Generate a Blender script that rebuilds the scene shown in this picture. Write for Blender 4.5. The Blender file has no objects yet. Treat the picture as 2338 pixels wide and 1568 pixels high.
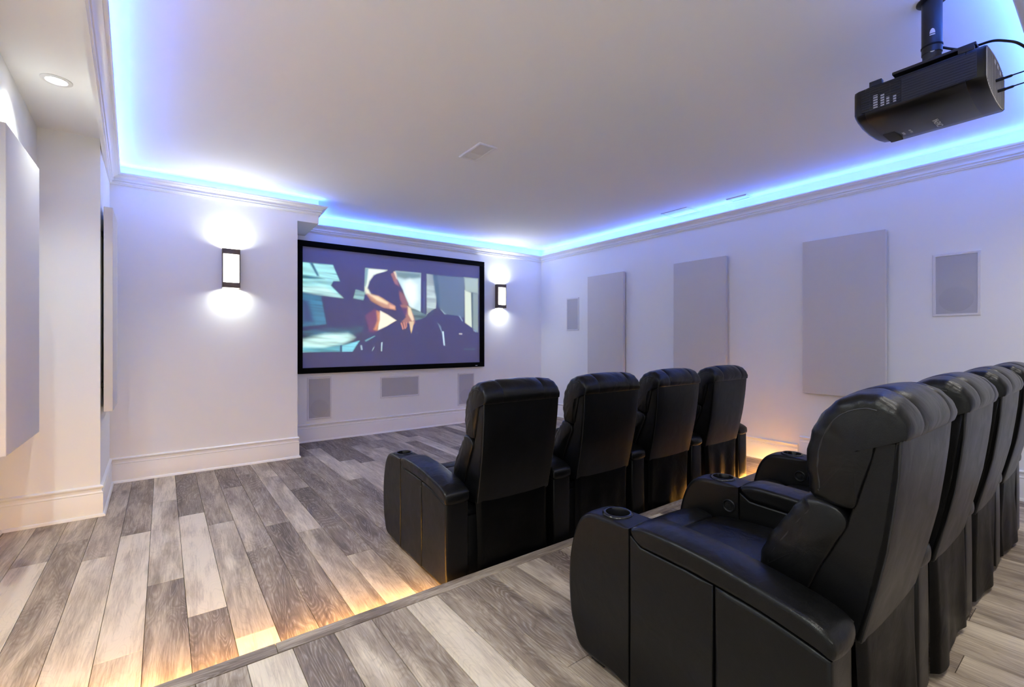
import bpy, bmesh, math, random
import numpy as np
from mathutils import Vector, Matrix

C = bpy.context.scene.collection
SC = bpy.context.scene
PI = math.pi
random.seed(7)

# ------------------------------------------------------------------ camera, world, exposure
cam_d = bpy.data.cameras.new('camera')
cam_d.sensor_fit = 'HORIZONTAL'
cam_d.sensor_width = 36.0
cam_d.lens = 1023.0 * 36.0 / 2338.0
cam_d.shift_y = -(784.0 - 776.26) / 2338.0
cam_d.clip_start = 0.02
cam = bpy.data.objects.new('camera', cam_d)
C.objects.link(cam)
cam.location = (0, 0, 1.36)
cam.rotation_euler = (PI / 2, 0, -0.6283)
SC.camera = cam

w = bpy.data.worlds.new('world')
SC.world = w
w.use_nodes = True
w.node_tree.nodes['Background'].inputs[0].default_value = (0.02, 0.02, 0.025, 1)
w.node_tree.nodes['Background'].inputs[1].default_value = 0.5

SC.view_settings.view_transform = 'Standard'
SC.view_settings.look = 'None'
SC.view_settings.gamma = 1.0
SC.view_settings.use_curve_mapping = False
SC.view_settings.exposure = 0.74

# light levels of the room's own lamps and the added fill ones
P_COVE = 2.7        # blue LED strip, per metre
P_STEP = 12.0        # amber LED strip under the step nosing, per metre
P_SCONCE = 1.95     # each outlet of a wall sconce
P_DOWN = 72.0       # recessed downlights: the lit one in view and the added fill ones
P_HALL = 26.0       # each downlight in the soffit over the rear of the platform
COVE_COL = (0.065, 0.19, 1.0)
STEP_COL = (1.0, 0.52, 0.11)
WARM = (0.94, 1.0, 0.91)
REAR_COL = (1.0, 0.96, 0.90)
SCREEN_AMBIENT = (0.06, 0.062, 0.13)   # what the room light already gives the screen
SCONCE_COL = (0.93, 1.0, 0.92)


# ------------------------------------------------------------------ materials
def new_mat(name):
    m = bpy.data.materials.new(name)
    m.use_nodes = True
    nt = m.node_tree
    b = nt.nodes['Principled BSDF']
    return m, nt, b


def simple(name, col, rough=0.5, metal=0.0, noise=0.0, scale=200.0, bump=0.0, spec=0.5, coat=0.0):
    m, nt, b = new_mat(name)
    b.inputs['Base Color'].default_value = (*col, 1)
    b.inputs['Roughness'].default_value = rough
    b.inputs['Metallic'].default_value = metal
    b.inputs['Specular IOR Level'].default_value = spec
    b.inputs['Coat Weight'].default_value = coat
    if noise > 0 or bump > 0:
        tc = nt.nodes.new('ShaderNodeTexCoord')
        n = nt.nodes.new('ShaderNodeTexNoise')
        n.inputs['Scale'].default_value = scale
        n.inputs['Detail'].default_value = 4
        nt.links.new(tc.outputs['Object'], n.inputs['Vector'])
        if noise > 0:
            mx = nt.nodes.new('ShaderNodeMix')
            mx.data_type = 'RGBA'
            mx.inputs['A'].default_value = (*[c * (1 - noise) for c in col], 1)
            mx.inputs['B'].default_value = (*[min(1, c * (1 + noise)) for c in col], 1)
            nt.links.new(n.outputs['Fac'], mx.inputs['Factor'])
            nt.links.new(mx.outputs['Result'], b.inputs['Base Color'])
        if bump > 0:
            bp = nt.nodes.new('ShaderNodeBump')
            bp.inputs['Strength'].default_value = 1.0
            bp.inputs['Distance'].default_value = bump
            nt.links.new(n.outputs['Fac'], bp.inputs['Height'])
            nt.links.new(bp.outputs['Normal'], b.inputs['Normal'])
    return m


def emit(name, col, strength):
    m, nt, b = new_mat(name)
    b.inputs['Base Color'].default_value = (*[c * 0.8 for c in col], 1)
    b.inputs['Emission Color'].default_value = (*col, 1)
    b.inputs['Emission Strength'].default_value = strength
    return m


def leather(name, base=(0.003, 0.003, 0.0034), rough=0.34, wrinkle=0.002, wscale=11.0):
    m, nt, b = new_mat(name)
    L = nt.links
    b.inputs['Base Color'].default_value = (*base, 1)
    b.inputs['Specular IOR Level'].default_value = 0.25
    tc = nt.nodes.new('ShaderNodeTexCoord')
    vo = nt.nodes.new('ShaderNodeTexVoronoi')
    vo.inputs['Scale'].default_value = 420
    L.new(tc.outputs['Object'], vo.inputs['Vector'])
    no = nt.nodes.new('ShaderNodeTexNoise')
    no.inputs['Scale'].default_value = wscale
    no.inputs['Detail'].default_value = 3
    no.inputs['Distortion'].default_value = 0.6
    L.new(tc.outputs['Object'], no.inputs['Vector'])
    b1 = nt.nodes.new('ShaderNodeBump')
    b1.inputs['Distance'].default_value = 0.00035
    b1.inputs['Strength'].default_value = 0.5
    L.new(vo.outputs['Distance'], b1.inputs['Height'])
    b2 = nt.nodes.new('ShaderNodeBump')
    b2.inputs['Distance'].default_value = wrinkle
    b2.inputs['Strength'].default_value = 0.9
    L.new(no.outputs['Fac'], b2.inputs['Height'])
    L.new(b2.outputs['Normal'], b1.inputs['Normal'])
    L.new(b1.outputs['Normal'], b.inputs['Normal'])
    mr = nt.nodes.new('ShaderNodeMapRange')
    mr.inputs['To Min'].default_value = rough - 0.07
    mr.inputs['To Max'].default_value = rough + 0.09
    L.new(no.outputs['Fac'], mr.inputs['Value'])
    L.new(mr.outputs['Result'], b.inputs['Roughness'])
    return m


def wood(name, along_x=False):
    """washed oak plank; the plank's own tone comes from its object colour (0 dark .. 1 pale)"""
    m, nt, b = new_mat(name)
    L = nt.links
    N = nt.nodes.new
    tc = N('ShaderNodeTexCoord')
    oi = N('ShaderNodeObjectInfo')
    off = N('ShaderNodeVectorMath'); off.operation = 'MULTIPLY_ADD'
    rv = N('ShaderNodeCombineXYZ')
    L.new(oi.outputs['Random'], rv.inputs[0]); L.new(oi.outputs['Random'], rv.inputs[1]); L.new(oi.outputs['Random'], rv.inputs[2])
    off.inputs[1].default_value = (37, 53, 91)
    L.new(rv.outputs[0], off.inputs[0])
    L.new(tc.outputs['Object'], off.inputs[2])

    def stretched(sx, sy):
        mp = N('ShaderNodeMapping')
        mp.inputs['Scale'].default_value = (sy, sx, 1) if along_x else (sx, sy, 1)
        L.new(off.outputs[0], mp.inputs['Vector'])
        return mp
    sep = N('ShaderNodeSeparateColor')
    L.new(oi.outputs['Color'], sep.inputs[0])
    tone = sep.outputs[0]
    # fine grain
    g = N('ShaderNodeTexNoise'); g.inputs['Scale'].default_value = 1; g.inputs['Detail'].default_value = 8; g.inputs['Roughness'].default_value = 0.72
    g.inputs['Distortion'].default_value = 0.3
    L.new(stretched(120, 6.0).outputs[0], g.inputs['Vector'])
    # soft patches
    p = N('ShaderNodeTexNoise'); p.inputs['Scale'].default_value = 1; p.inputs['Detail'].default_value = 3
    p.inputs['Distortion'].default_value = 0.8
    L.new(stretched(9, 1.5).outputs[0], p.inputs['Vector'])
    # cathedral lines
    c = N('ShaderNodeTexNoise'); c.inputs['Scale'].default_value = 1; c.inputs['Detail'].default_value = 1.5; c.inputs['Distortion'].default_value = 0.5
    L.new(stretched(8, 1.5).outputs[0], c.inputs['Vector'])
    cm = N('ShaderNodeMath'); cm.operation = 'MULTIPLY'; cm.inputs[1].default_value = 24
    L.new(c.outputs['Fac'], cm.inputs[0])
    cs = N('ShaderNodeMath'); cs.operation = 'PINGPONG'; cs.inputs[1].default_value = 0.5
    L.new(cm.outputs[0], cs.inputs[0])
    cr = N('ShaderNodeMapRange'); cr.inputs['From Min'].default_value = 0.27; cr.inputs['From Max'].default_value = 0.44
    L.new(cs.outputs[0], cr.inputs['Value'])
    # break the lines up with the grain
    cb = N('ShaderNodeMath'); cb.operation = 'MULTIPLY'
    gr = N('ShaderNodeMapRange'); gr.inputs['From Min'].default_value = 0.42; gr.inputs['From Max'].default_value = 0.66
    L.new(g.outputs['Fac'], gr.inputs['Value'])
    L.new(cr.outputs[0], cb.inputs[0]); L.new(gr.outputs[0], cb.inputs[1])
    # tone + patches + grain
    def madd(a, k, bb):
        n = N('ShaderNodeMath'); n.operation = 'MULTIPLY_ADD'; n.inputs[1].default_value = k
        L.new(a, n.inputs[0]); L.new(bb, n.inputs[2])
        return n.outputs[0]
    s = madd(p.outputs['Fac'], 1.25, tone)
    s = madd(g.outputs['Fac'], 1.0, s)
    sb = N('ShaderNodeMath'); sb.operation = 'SUBTRACT'; sb.inputs[1].default_value = 1.13
    L.new(s, sb.inputs[0])
    ramp = N('ShaderNodeValToRGB')
    e = ramp.color_ramp.elements
    e[0].position = 0.0; e[0].color = (0.112, 0.079, 0.062, 1)
    e[1].position = 1.0; e[1].color = (0.73, 0.62, 0.475, 1)
    x = ramp.color_ramp.elements.new(0.35); x.color = (0.245, 0.187, 0.143, 1)
    x = ramp.color_ramp.elements.new(0.68); x.color = (0.46, 0.372, 0.282, 1)
    L.new(sb.outputs[0], ramp.inputs[0])
    # white wash in the cathedral lines, stronger on the dark planks
    inv = N('ShaderNodeMath'); inv.operation = 'MULTIPLY_ADD'; inv.inputs[1].default_value = -0.55; inv.inputs[2].default_value = 0.72
    L.new(tone, inv.inputs[0])
    wf = N('ShaderNodeMath'); wf.operation = 'MULTIPLY'
    L.new(cb.outputs[0], wf.inputs[0]); L.new(inv.outputs[0], wf.inputs[1])
    mx = N('ShaderNodeMix'); mx.data_type = 'RGBA'
    mx.inputs['B'].default_value = (0.54, 0.485, 0.42, 1)
    L.new(wf.outputs[0], mx.inputs['Factor']); L.new(ramp.outputs[0], mx.inputs['A'])
    # dark cathedral lines beside the washed ones
    dl = N('ShaderNodeMapRange'); dl.inputs['From Min'].default_value = 0.0; dl.inputs['From Max'].default_value = 0.16
    dl.inputs['To Min'].default_value = 0.62; dl.inputs['To Max'].default_value = 1.0
    L.new(cs.outputs[0], dl.inputs['Value'])
    dm = N('ShaderNodeMix'); dm.data_type = 'RGBA'; dm.blend_type = 'MULTIPLY'
    L.new(inv.outputs[0], dm.inputs['Factor']); L.new(mx.outputs['Result'], dm.inputs['A']); L.new(dl.outputs[0], dm.inputs['B'])
    mx = dm
    # knots
    v = N('ShaderNodeTexVoronoi'); v.inputs['Scale'].default_value = 1
    L.new(stretched(5.5, 1.3).outputs[0], v.inputs['Vector'])
    kr = N('ShaderNodeMapRange'); kr.inputs['From Min'].default_value = 0.03; kr.inputs['From Max'].default_value = 0.17
    kr.inputs['To Min'].default_value = 0.55; kr.inputs['To Max'].default_value = 1.0
    L.new(v.outputs['Distance'], kr.inputs['Value'])
    mk = N('ShaderNodeMix'); mk.data_type = 'RGBA'; mk.blend_type = 'MULTIPLY'; mk.inputs['Factor'].default_value = 1
    L.new(mx.outputs['Result'], mk.inputs['A']); L.new(kr.outputs[0], mk.inputs['B'])
    L.new(mk.outputs['Result'], b.inputs['Base Color'])
    b.inputs['Roughness'].default_value = 0.48
    b.inputs['Specular IOR Level'].default_value = 0.35
    bp = N('ShaderNodeBump'); bp.inputs['Distance'].default_value = 0.0006; bp.inputs['Strength'].default_value = 0.6
    L.new(g.outputs['Fac'], bp.inputs['Height']); L.new(bp.outputs['Normal'], b.inputs['Normal'])
    return m


M = {}
M['wall'] = simple('wall_paint', (0.925, 0.93, 0.925), 0.75, noise=0.012, scale=260, bump=0.0002)
M['ceil'] = simple('ceiling_paint', (0.925, 0.93, 0.922), 0.85, noise=0.012, scale=300, bump=0.0002)
M['trim'] = simple('trim_paint', (0.92, 0.925, 0.922), 0.34, noise=0.01, scale=120)
M['sub'] = simple('subfloor', (0.03, 0.025, 0.02), 0.9, noise=0.2, scale=30)
M['wood'] = wood('oak_plank')
M['wood_x'] = wood('oak_nosing', True)
M['leather'] = leather('black_leather')
M['leather_soft'] = leather('black_leather_soft', (0.003, 0.003, 0.0034), 0.31, 0.006, 9.0)
M['leather_skirt'] = leather('black_skirt', (0.003, 0.003, 0.0034), 0.30, 0.006, 7.0)
M['stitch'] = simple('dark_piping', (0.005, 0.005, 0.006), 0.5, noise=0.2, scale=300)
M['black_plastic'] = simple('black_plastic', (0.006, 0.006, 0.007), 0.4, noise=0.1, scale=120, spec=0.22)
M['cup'] = simple('gloss_black_cup', (0.005, 0.005, 0.006), 0.2, noise=0.1, scale=90, spec=0.35)
M['steel'] = simple('brushed_steel', (0.55, 0.55, 0.56), 0.3, 0.9, noise=0.05, scale=150)
M['panel'] = simple('acoustic_fabric', (0.69, 0.665, 0.65), 0.95, noise=0.05, scale=520, bump=0.0005)
M['grille'] = simple('speaker_grille', (0.50, 0.50, 0.53), 0.7, noise=0.08, scale=900, bump=0.0004)
M['woofer'] = simple('woofer_grey', (0.46, 0.46, 0.49), 0.7, noise=0.08, scale=900, bump=0.0004)  # darker disc where the woofer shows through the grille
M['spk_frame'] = simple('speaker_frame', (0.78, 0.77, 0.79), 0.5, noise=0.01, scale=200)
M['bronze'] = simple('dark_bronze', (0.13, 0.098, 0.082), 0.42, 0.6, noise=0.15, scale=(80))
M['diffuser'] = emit('lamp_diffuser', (1.0, 0.97, 0.92), 5.0)
M['lens'] = emit('downlight_lens', (1.0, 0.96, 0.9), 9.0)
M['led'] = emit('cove_led', COVE_COL, 4.0)
M['amber'] = emit('step_led', STEP_COL, 3.0)
M['velvet'] = simple('black_velvet', (0.003, 0.003, 0.0035), 0.9, noise=0.3, scale=500, spec=0.1)
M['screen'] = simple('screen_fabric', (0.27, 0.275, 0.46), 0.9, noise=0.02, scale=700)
M['pj'] = simple('projector_shell', (0.007, 0.0068, 0.0075), 0.33, noise=0.08, scale=400, spec=0.35)
M['pj_side'] = simple('projector_vent_side', (0.018, 0.018, 0.022), 0.38, noise=0.08, scale=400)
M['pj_dark'] = simple('projector_recess', (0.003, 0.003, 0.003), 0.6, noise=0.2, scale=200)
M['pj_rear'] = simple('projector_rear_plate', (0.78, 0.76, 0.72), 0.4, noise=0.08, scale=300)
M['pole'] = simple('pole_paint', (0.010, 0.010, 0.012), 0.36, noise=0.1, scale=200)
M['white_print'] = simple('white_print', (0.62, 0.62, 0.64), 0.6, noise=0.05, scale=300)
M['vent'] = simple('vent_enamel', (0.78, 0.775, 0.77), 0.45, noise=0.01, scale=200)
M['vent_dark'] = simple('vent_void', (0.05, 0.05, 0.06), 0.8, noise=0.2, scale=100)
M['fan'] = simple('projector_fan', (0.42, 0.42, 0.46), 0.4, noise=0.1, scale=200)


# ------------------------------------------------------------------ mesh helpers
def link(name, me, mat=None, parent=None, smooth=False, loc=None):
    o = bpy.data.objects.new(name, me)
    C.objects.link(o)
    if mat is not None and not me.materials:
        me.materials.append(mat)
    if parent is not None:
        o.parent = parent
    if loc is not None:
        o.location = loc
    if smooth:
        me.shade_smooth()
    return o


def from_bm(name, bm, mat=None, parent=None, smooth=False, loc=None):
    bmesh.ops.recalc_face_normals(bm, faces=bm.faces)
    me = bpy.data.meshes.new(name)
    bm.to_mesh(me)
    bm.free()
    o = link(name, me, mat, parent, False, loc)
    if smooth:
        me.shade_smooth()
        try:
            me.set_sharp_from_angle(angle=math.radians(smooth if smooth is not True else 40))
        except Exception:
            pass
    return o


def bm_box(bm, x0, x1, y0, y1, z0, z1, bev=0.0, seg=2):
    vs = [bm.verts.new((x, y, z)) for x in (x0, x1) for y in (y0, y1) for z in (z0, z1)]
    idx = [(0, 1, 3, 2), (4, 6, 7, 5), (0, 4, 5, 1), (2, 3, 7, 6), (0, 2, 6, 4), (1, 5, 7, 3)]
    fs = [bm.faces.new([vs[i] for i in f]) for f in idx]
    if bev > 0:
        es = list({e for f in fs for e in f.edges})
        bmesh.ops.bevel(bm, geom=es, offset=bev, segments=seg, affect='EDGES', profile=0.6)


def box(name, x0, x1, y0, y1, z0, z1, mat, parent=None, bev=0.0, seg=2, loc=None):
    bm = bmesh.new()
    bm_box(bm, x0, x1, y0, y1, z0, z1, bev, seg)
    return from_bm(name, bm, mat, parent, smooth=40 if bev > 0 else False, loc=loc)


def prism(name, plan, z0, z1, mat, parent=None):
    bm = bmesh.new()
    a = [bm.verts.new((x, y, z0)) for x, y in plan]
    b = [bm.verts.new((x, y, z1)) for x, y in plan]
    n = len(plan)
    bm.faces.new(a[::-1]); bm.faces.new(b)
    for i in range(n):
        bm.faces.new((a[i], a[(i + 1) % n], b[(i + 1) % n], b[i]))
    return from_bm(name, bm, mat, parent)


def bm_tube(bm, pts, r, seg=8, closed=False, cap=True):
    pts = [Vector(p) for p in pts]
    n = len(pts)
    rings = []
    up = None
    for i in range(n):
        if closed:
            t = pts[(i + 1) % n] - pts[i - 1]
        else:
            t = pts[min(i + 1, n - 1)] - pts[max(i - 1, 0)]
        t.normalize()
        if up is None:
            up = Vector((0, 0, 1)) if abs(t.z) < 0.9 else Vector((1, 0, 0))
        s = t.cross(up)
        if s.length < 1e-6:
            s = t.orthogonal()
        s.normalize()
        up = s.cross(t).normalized()
        rr = r[i] if isinstance(r, (list, tuple)) else r
        rings.append([bm.verts.new(pts[i] + (s * math.cos(a) + up * math.sin(a)) * rr)
                      for a in [2 * PI * k / seg for k in range(seg)]])
    m = n if closed else n - 1
    for i in range(m):
        A, B = rings[i], rings[(i + 1) % n]
        for k in range(seg):
            bm.faces.new((A[k], A[(k + 1) % seg], B[(k + 1) % seg], B[k]))
    if cap and not closed:
        bm.faces.new(rings[0][::-1]); bm.faces.new(rings[-1])


def tube(name, pts, r, mat, parent=None, seg=8, closed=False):
    bm = bmesh.new()
    bm_tube(bm, pts, r, seg, closed)
    return from_bm(name, bm, mat, parent, smooth=True)


def bm_lathe(bm, prof, c, axis='z', seg=32):
    """prof: (radius, height) list; revolved about axis through c"""
    def P(r, h, a):
        u, v = r * math.cos(a), r * math.sin(a)
        if axis == 'z':
            return (c[0] + u, c[1] + v, c[2] + h)
        if axis == 'x':
            return (c[0] + h, c[1] + u, c[2] + v)
        return (c[0] + u, c[1] + h, c[2] + v)
    rings = []
    for r, h in prof:
        if r < 1e-6:
            rings.append([bm.verts.new(P(0, h, 0))])
        else:
            rings.append([bm.verts.new(P(r, h, 2 * PI * k / seg)) for k in range(seg)])
    for A, B in zip(rings[:-1], rings[1:]):
        for k in range(seg):
            k2 = (k + 1) % seg
            if len(A) == 1 and len(B) == 1:
                continue
            if len(A) == 1:
                bm.faces.new((A[0], B[k2], B[k]))
            elif len(B) == 1:
                bm.faces.new((A[k], A[k2], B[0]))
            else:
                bm.faces.new((A[k], A[k2], B[k2], B[k]))


def lathe(name, prof, c, mat, parent=None, axis='z', seg=32):
    bm = bmesh.new()
    bm_lathe(bm, prof, c, axis, seg)
    return from_bm(name, bm, mat, parent, smooth=40)


def crspline(pts, n=5, closed=True):
    """Catmull-Rom through tuples of any length; doubled points give corners"""
    P = [np.array(p, float) for p in pts]
    N = len(P)
    out = []
    rng = range(N) if closed else range(N - 1)
    for i in rng:
        g = lambda k: P[k % N] if closed else P[min(max(k, 0), N - 1)]
        p0, p1, p2, p3 = g(i - 1), g(i), g(i + 1), g(i + 2)
        if np.allclose(p1[:2], p2[:2]):
            continue
        for k in range(n):
            t = k / n
            out.append(0.5 * ((2 * p1) + (-p0 + p2) * t + (2 * p0 - 5 * p1 + 4 * p2 - p3) * t * t + (-p0 + 3 * p1 - 3 * p2 + p3) * t ** 3))
    if not closed:
        out.append(P[-1])
    return out


def normals2d(P):
    P = np.array([p[:2] for p in P])
    n = len(P)
    area = 0.5 * np.sum(P[:, 0] * np.roll(P[:, 1], -1) - np.roll(P[:, 0], -1) * P[:, 1])
    N = np.zeros_like(P)
    for i in range(n):
        a = P[i] - P[i - 1]
        b = P[(i + 1) % n] - P[i]
        a = a / (np.linalg.norm(a) + 1e-12)
        b = b / (np.linalg.norm(b) + 1e-12)
        t = a + b
        t /= (np.linalg.norm(t) + 1e-12)
        N[i] = (t[1], -t[0]) if area > 0 else (-t[1], t[0])
    return P, N


def bm_upholster(bm, prof, x0, x1, r, puff=0.0, nr=4, nm=6, grooves=(), gdepth=0.006, xscale=None, wob=0.0, seed=0, bulge=0.0):
    """profile (y,z[,weight]) run across x with rounded ends; weight scales how far the ends draw in"""
    W = np.array([p[2] if len(p) > 2 else 1.0 for p in prof])
    P, N = normals2d(prof)
    rnd = random.Random(seed)
    xs = []
    for i in range(nr + 1):
        a = i / nr * PI / 2
        xs.append((x0 + r * (1 - math.cos(a)), r * (1 - math.sin(a))))
    L = x1 - x0
    if not bulge:
        xs.insert(0, (x0, r + 0.006))
    mids = [x0 + r + (L - 2 * r) * k / (nm + 1) for k in range(1, nm + 1)]
    for g in grooves:
        gx = x0 + g * L
        mids = [m_ for m_ in mids if abs(m_ - gx) > 0.02] + [gx - 0.012, gx - 0.004, gx, gx + 0.004, gx + 0.012]
    mids.sort()
    sl = xs[:]
    for m_ in mids:
        s = (m_ - x0 - r) / (L - 2 * r)
        d = -puff * math.sin(PI * s) ** 0.6
        for g in grooves:
            gx = x0 + g * L
            d += gdepth * math.exp(-((m_ - gx) / 0.006) ** 2)
        sl.append((m_, d))
    sl += [(x1 - (a - x0), b) for a, b in xs[::-1]]
    xc = (x0 + x1) / 2
    rings = []
    ph = [rnd.uniform(0, 6.28) for _ in range(6)]
    for x, d in sl:
        ring = []
        e = min(x - x0, x1 - x)
        for i, (p, n_) in enumerate(zip(P, N)):
            dd = d * W[i] if d > 0 else d * min(1.0, W[i])
            if wob > 0:
                f = math.exp(-(e / 0.05)) * wob * W[i]
                dd += f * (math.sin(i * 1.55 + ph[0] + x * 30) + 0.6 * math.sin(i * 0.83 + ph[1] - x * 55))
            q = p - n_ * dd
            xx = x if xscale is None else xc + (x - xc) * xscale(q[1])
            ring.append(bm.verts.new((xx, q[0], q[1])))
        rings.append(ring)
    n = len(P)
    if bulge:
        # swell both end faces outwards towards their middle
        for end, sg in ((0, -1), (-1, 1)):
            base = rings[end]
            cc = sum((v.co for v in base), Vector()) / n
            for k_ in (0.86, 0.66, 0.42, 0.2):
                new = [bm.verts.new((v.co.x + sg * bulge * (1 - k_ ** 2.2), cc.y + (v.co.y - cc.y) * k_, cc.z + (v.co.z - cc.z) * k_)) for v in base]
                rings.insert(0, new) if end == 0 else rings.append(new)
    for A, B in zip(rings[:-1], rings[1:]):
        for i in range(n):
            bm.faces.new((A[i], A[(i + 1) % n], B[(i + 1) % n], B[i]))
    for ring, rev in ((rings[0], True), (rings[-1], False)):
        c = Vector((0, 0, 0))
        for v in ring:
            c += v.co
        cv = bm.verts.new(c / n)
        for i in range(n):
            bm.faces.new((ring[i], ring[(i + 1) % n], cv))
    return rings


def upholster(name, prof, x0, x1, r, mat, parent, **k):
    bm = bmesh.new()
    bm_upholster(bm, prof, x0, x1, r, **k)
    return from_bm(name, bm, mat, parent, smooth=50)


def empty(name, loc, label=None, cat=None, group=None, rz=0.0):
    o = bpy.data.objects.new(name, None)
    o.empty_display_size = 0.1
    C.objects.link(o)
    o.location = loc
    o.rotation_euler = (0, 0, rz)
    if label:
        o['label'] = label; o['category'] = cat
    if group:
        o['group'] = group
    return o


def struct(o):
    o['kind'] = 'structure'
    return o


def dup(o, parent=None):
    c = o.copy()
    C.objects.link(c)
    if parent is not None:
        c.parent = parent
    for ch in list(o.children):
        dup(ch, c)
    return c


def area(name, loc, size, power, col, rot, size_y=None, spread=PI, parent=None):
    d = bpy.data.lights.new(name, 'AREA')
    d.shape = 'RECTANGLE' if size_y else 'SQUARE'
    d.size = size
    if size_y:
        d.size_y = size_y
    d.energy = power
    d.color = col
    d.spread = spread
    o = bpy.data.objects.new(name, d)
    C.objects.link(o)
    o.location = loc
    o.rotation_euler = rot
    if parent is not None:
        o.parent = parent
    return o


# ------------------------------------------------------------------ room dimensions
XR, YS, YB = 5.351, 6.438, 5.670          # right wall, screen wall, sconce wall on the left
ZC = 3.02                                 # tray ceiling
ZS = 2.92                                 # soffit round the tray
PH = 0.092                                # platform height
PE = 2.095                                # platform front edge
REAR = 0.225                              # edge of the rear soffit
YR = -0.95                                # rear wall
XL = -1.08                                # left wall
def left_line(y):                         # line of the left crown / soffit edge (slightly splayed)
    return -0.390 - 0.0745 * (y - 2.91)
def chase_line(y):
    return -0.815 - 0.061 * (y - 3.55)

# walls
struct(box('wall_right', XR, XR + 0.12, YR - 0.12, YS + 0.15, 0, ZC, M['wall']))
struct(box('wall_screen', 1.0, XR + 0.12, YS, YS + 0.12, 0, ZC, M['wall']))
struct(prism('wall_left_front', [(-1.4, YB), (1.042, YB), (1.042, YS + 0.12), (-1.4, YS + 0.12)], 0, ZC, M['wall']))
struct(box('ceiling_bulkhead', 1.042, 1.273, YB, YS, 2.745, ZC, M['wall']))
struct(prism('wall_left_pilaster', [(-1.4, 4.69), (-0.541, 4.69), (-0.588, YB), (-1.4, YB)], 0, ZC, M['wall']))
struct(box('wall_left', XL - 0.12, XL, YR - 0.12, 4.70, 0, ZC, M['wall']))
struct(prism('wall_left_chase', [(XL, 2.85), (chase_line(2.85), 2.85), (chase_line(4.69), 4.69), (XL, 4.69)], 0.85, ZS, M['wall']))
struct(box('wall_rear', XL - 0.12, XR + 0.12, YR - 0.12, YR, 0, ZC, M['wall']))
# ceilings
struct(box('ceiling', XL - 0.3, XR + 0.12, YR - 0.12, YS + 0.12, ZC, ZC + 0.10, M['ceil']))
sof = [(XL - 0.1, YR - 0.02), (XR + 0.02, YR - 0.02), (XR + 0.02, REAR), (left_line(REAR), REAR), (left_line(YB), YB), (XL - 0.1, YB)]
bm = bmesh.new()
a = [bm.verts.new((x, y, ZS)) for x, y in sof]
b = [bm.verts.new((x, y, ZC)) for x, y in sof]
n = len(sof)
bm.faces.new(a[::-1]); bm.faces.new(b)
for i in range(n):
    bm.faces.new((a[i], a[(i + 1) % n], b[(i + 1) % n], b[i]))
struct(from_bm('ceiling_soffit', bm, M['ceil']))


# ---- swept mouldings
def sweep_piece(name, p0, p1, n0, n1, prof, mat, z0=0.0, z1=0.0, parent=None, closed=True):
    """profile (d,z) run from p0 to p1; n0,n1: plan vectors carrying one metre of d at either end (mitres)"""
    bm = bmesh.new()
    A = [bm.verts.new((p0[0] + n0[0] * d, p0[1] + n0[1] * d, z + z0)) for d, z in prof]
    B = [bm.verts.new((p1[0] + n1[0] * d, p1[1] + n1[1] * d, z + z1)) for d, z in prof]
    m = len(prof)
    for i in range(m if closed else m - 1):
        j = (i + 1) % m
        bm.faces.new((A[i], A[j], B[j], B[i]))
    if closed:
        bm.faces.new(A[::-1]); bm.faces.new(B)
    return from_bm(name, bm, mat, parent, smooth=35)


def mitre(prev, cur, nxt):
    """vector v with v.n1 = v.n2 = 1 for the two inward normals (interior on the right of the path)"""
    def nrm(a, b):
        d = Vector((b[0] - a[0], b[1] - a[1])).normalized()
        return Vector((d.y, -d.x))
    if prev is None:
        n_ = nrm(cur, nxt); return (n_.x, n_.y)
    if nxt is None:
        n_ = nrm(prev, cur); return (n_.x, n_.y)
    a_, b_ = nrm(prev, cur), nrm(cur, nxt)
    s = a_ + b_
    k = 2.0 / s.length_squared if s.length_squared > 1e-6 else 1
    return (s.x * k, s.y * k)


CROWN = [(0.0, 2.818), (0.014, 2.818), (0.015, 2.826), (0.024, 2.829), (0.027, 2.834), (0.026, 2.840), (0.021, 2.843), (0.021, 2.848), (0.033, 2.849), (0.037, 2.854),
         (0.035, 2.860), (0.030, 2.863), (0.032, 2.871), (0.040, 2.881), (0.052, 2.889), (0.066, 2.894), (0.067, 2.901), (0.078, 2.902), (0.085, 2.907), (0.088, 2.914),
         (0.087, 2.922), (0.079, 2.922), (0.076, 2.911), (0.060, 2.903), (0.043, 2.891), (0.028, 2.872), (0.0, 2.860)]
cp = [(left_line(REAR), REAR), (left_line(YB), YB), (1.273, YB), (1.273, YS), (XR, YS), (XR, REAR)]
cz = [0.024, 0.024, 0.024, -0.016, -0.014, -0.010]
N_ = len(cp)
cm = [mitre(cp[i - 1], cp[i], cp[(i + 1) % N_]) for i in range(N_)]
for i in range(N_):
    j = (i + 1) % N_
    t = struct(sweep_piece('trim_%d' % (i + 1), cp[i], cp[j], cm[i], cm[j], CROWN, M['trim'], cz[i], cz[j]))
    # LED strip lying in the trough behind the lip, with its light
    q0 = (cp[i][0] + cm[i][0] * 0.046, cp[i][1] + cm[i][1] * 0.046)
    q1 = (cp[j][0] + cm[j][0] * 0.046, cp[j][1] + cm[j][1] * 0.046)
    dv = Vector((q1[0] - q0[0], q1[1] - q0[1]))
    Ln = dv.length
    zz = 2.9195 + (cz[i] + cz[j]) / 2
    strip = sweep_piece('led_strip', q0, q1, cm[i], cm[j], [(-0.005, 2.894), (0.005, 2.894), (0.005, 2.916), (-0.005, 2.916)], M['led'], cz[i], cz[j], parent=t)
    ang = math.atan2(dv.y, dv.x)
    area('cove_light', ((q0[0] + q1[0]) / 2, (q0[1] + q1[1]) / 2, zz), Ln * 0.985, P_COVE * Ln, COVE_COL, (PI + math.radians(52), 0, ang), 0.010)
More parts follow.
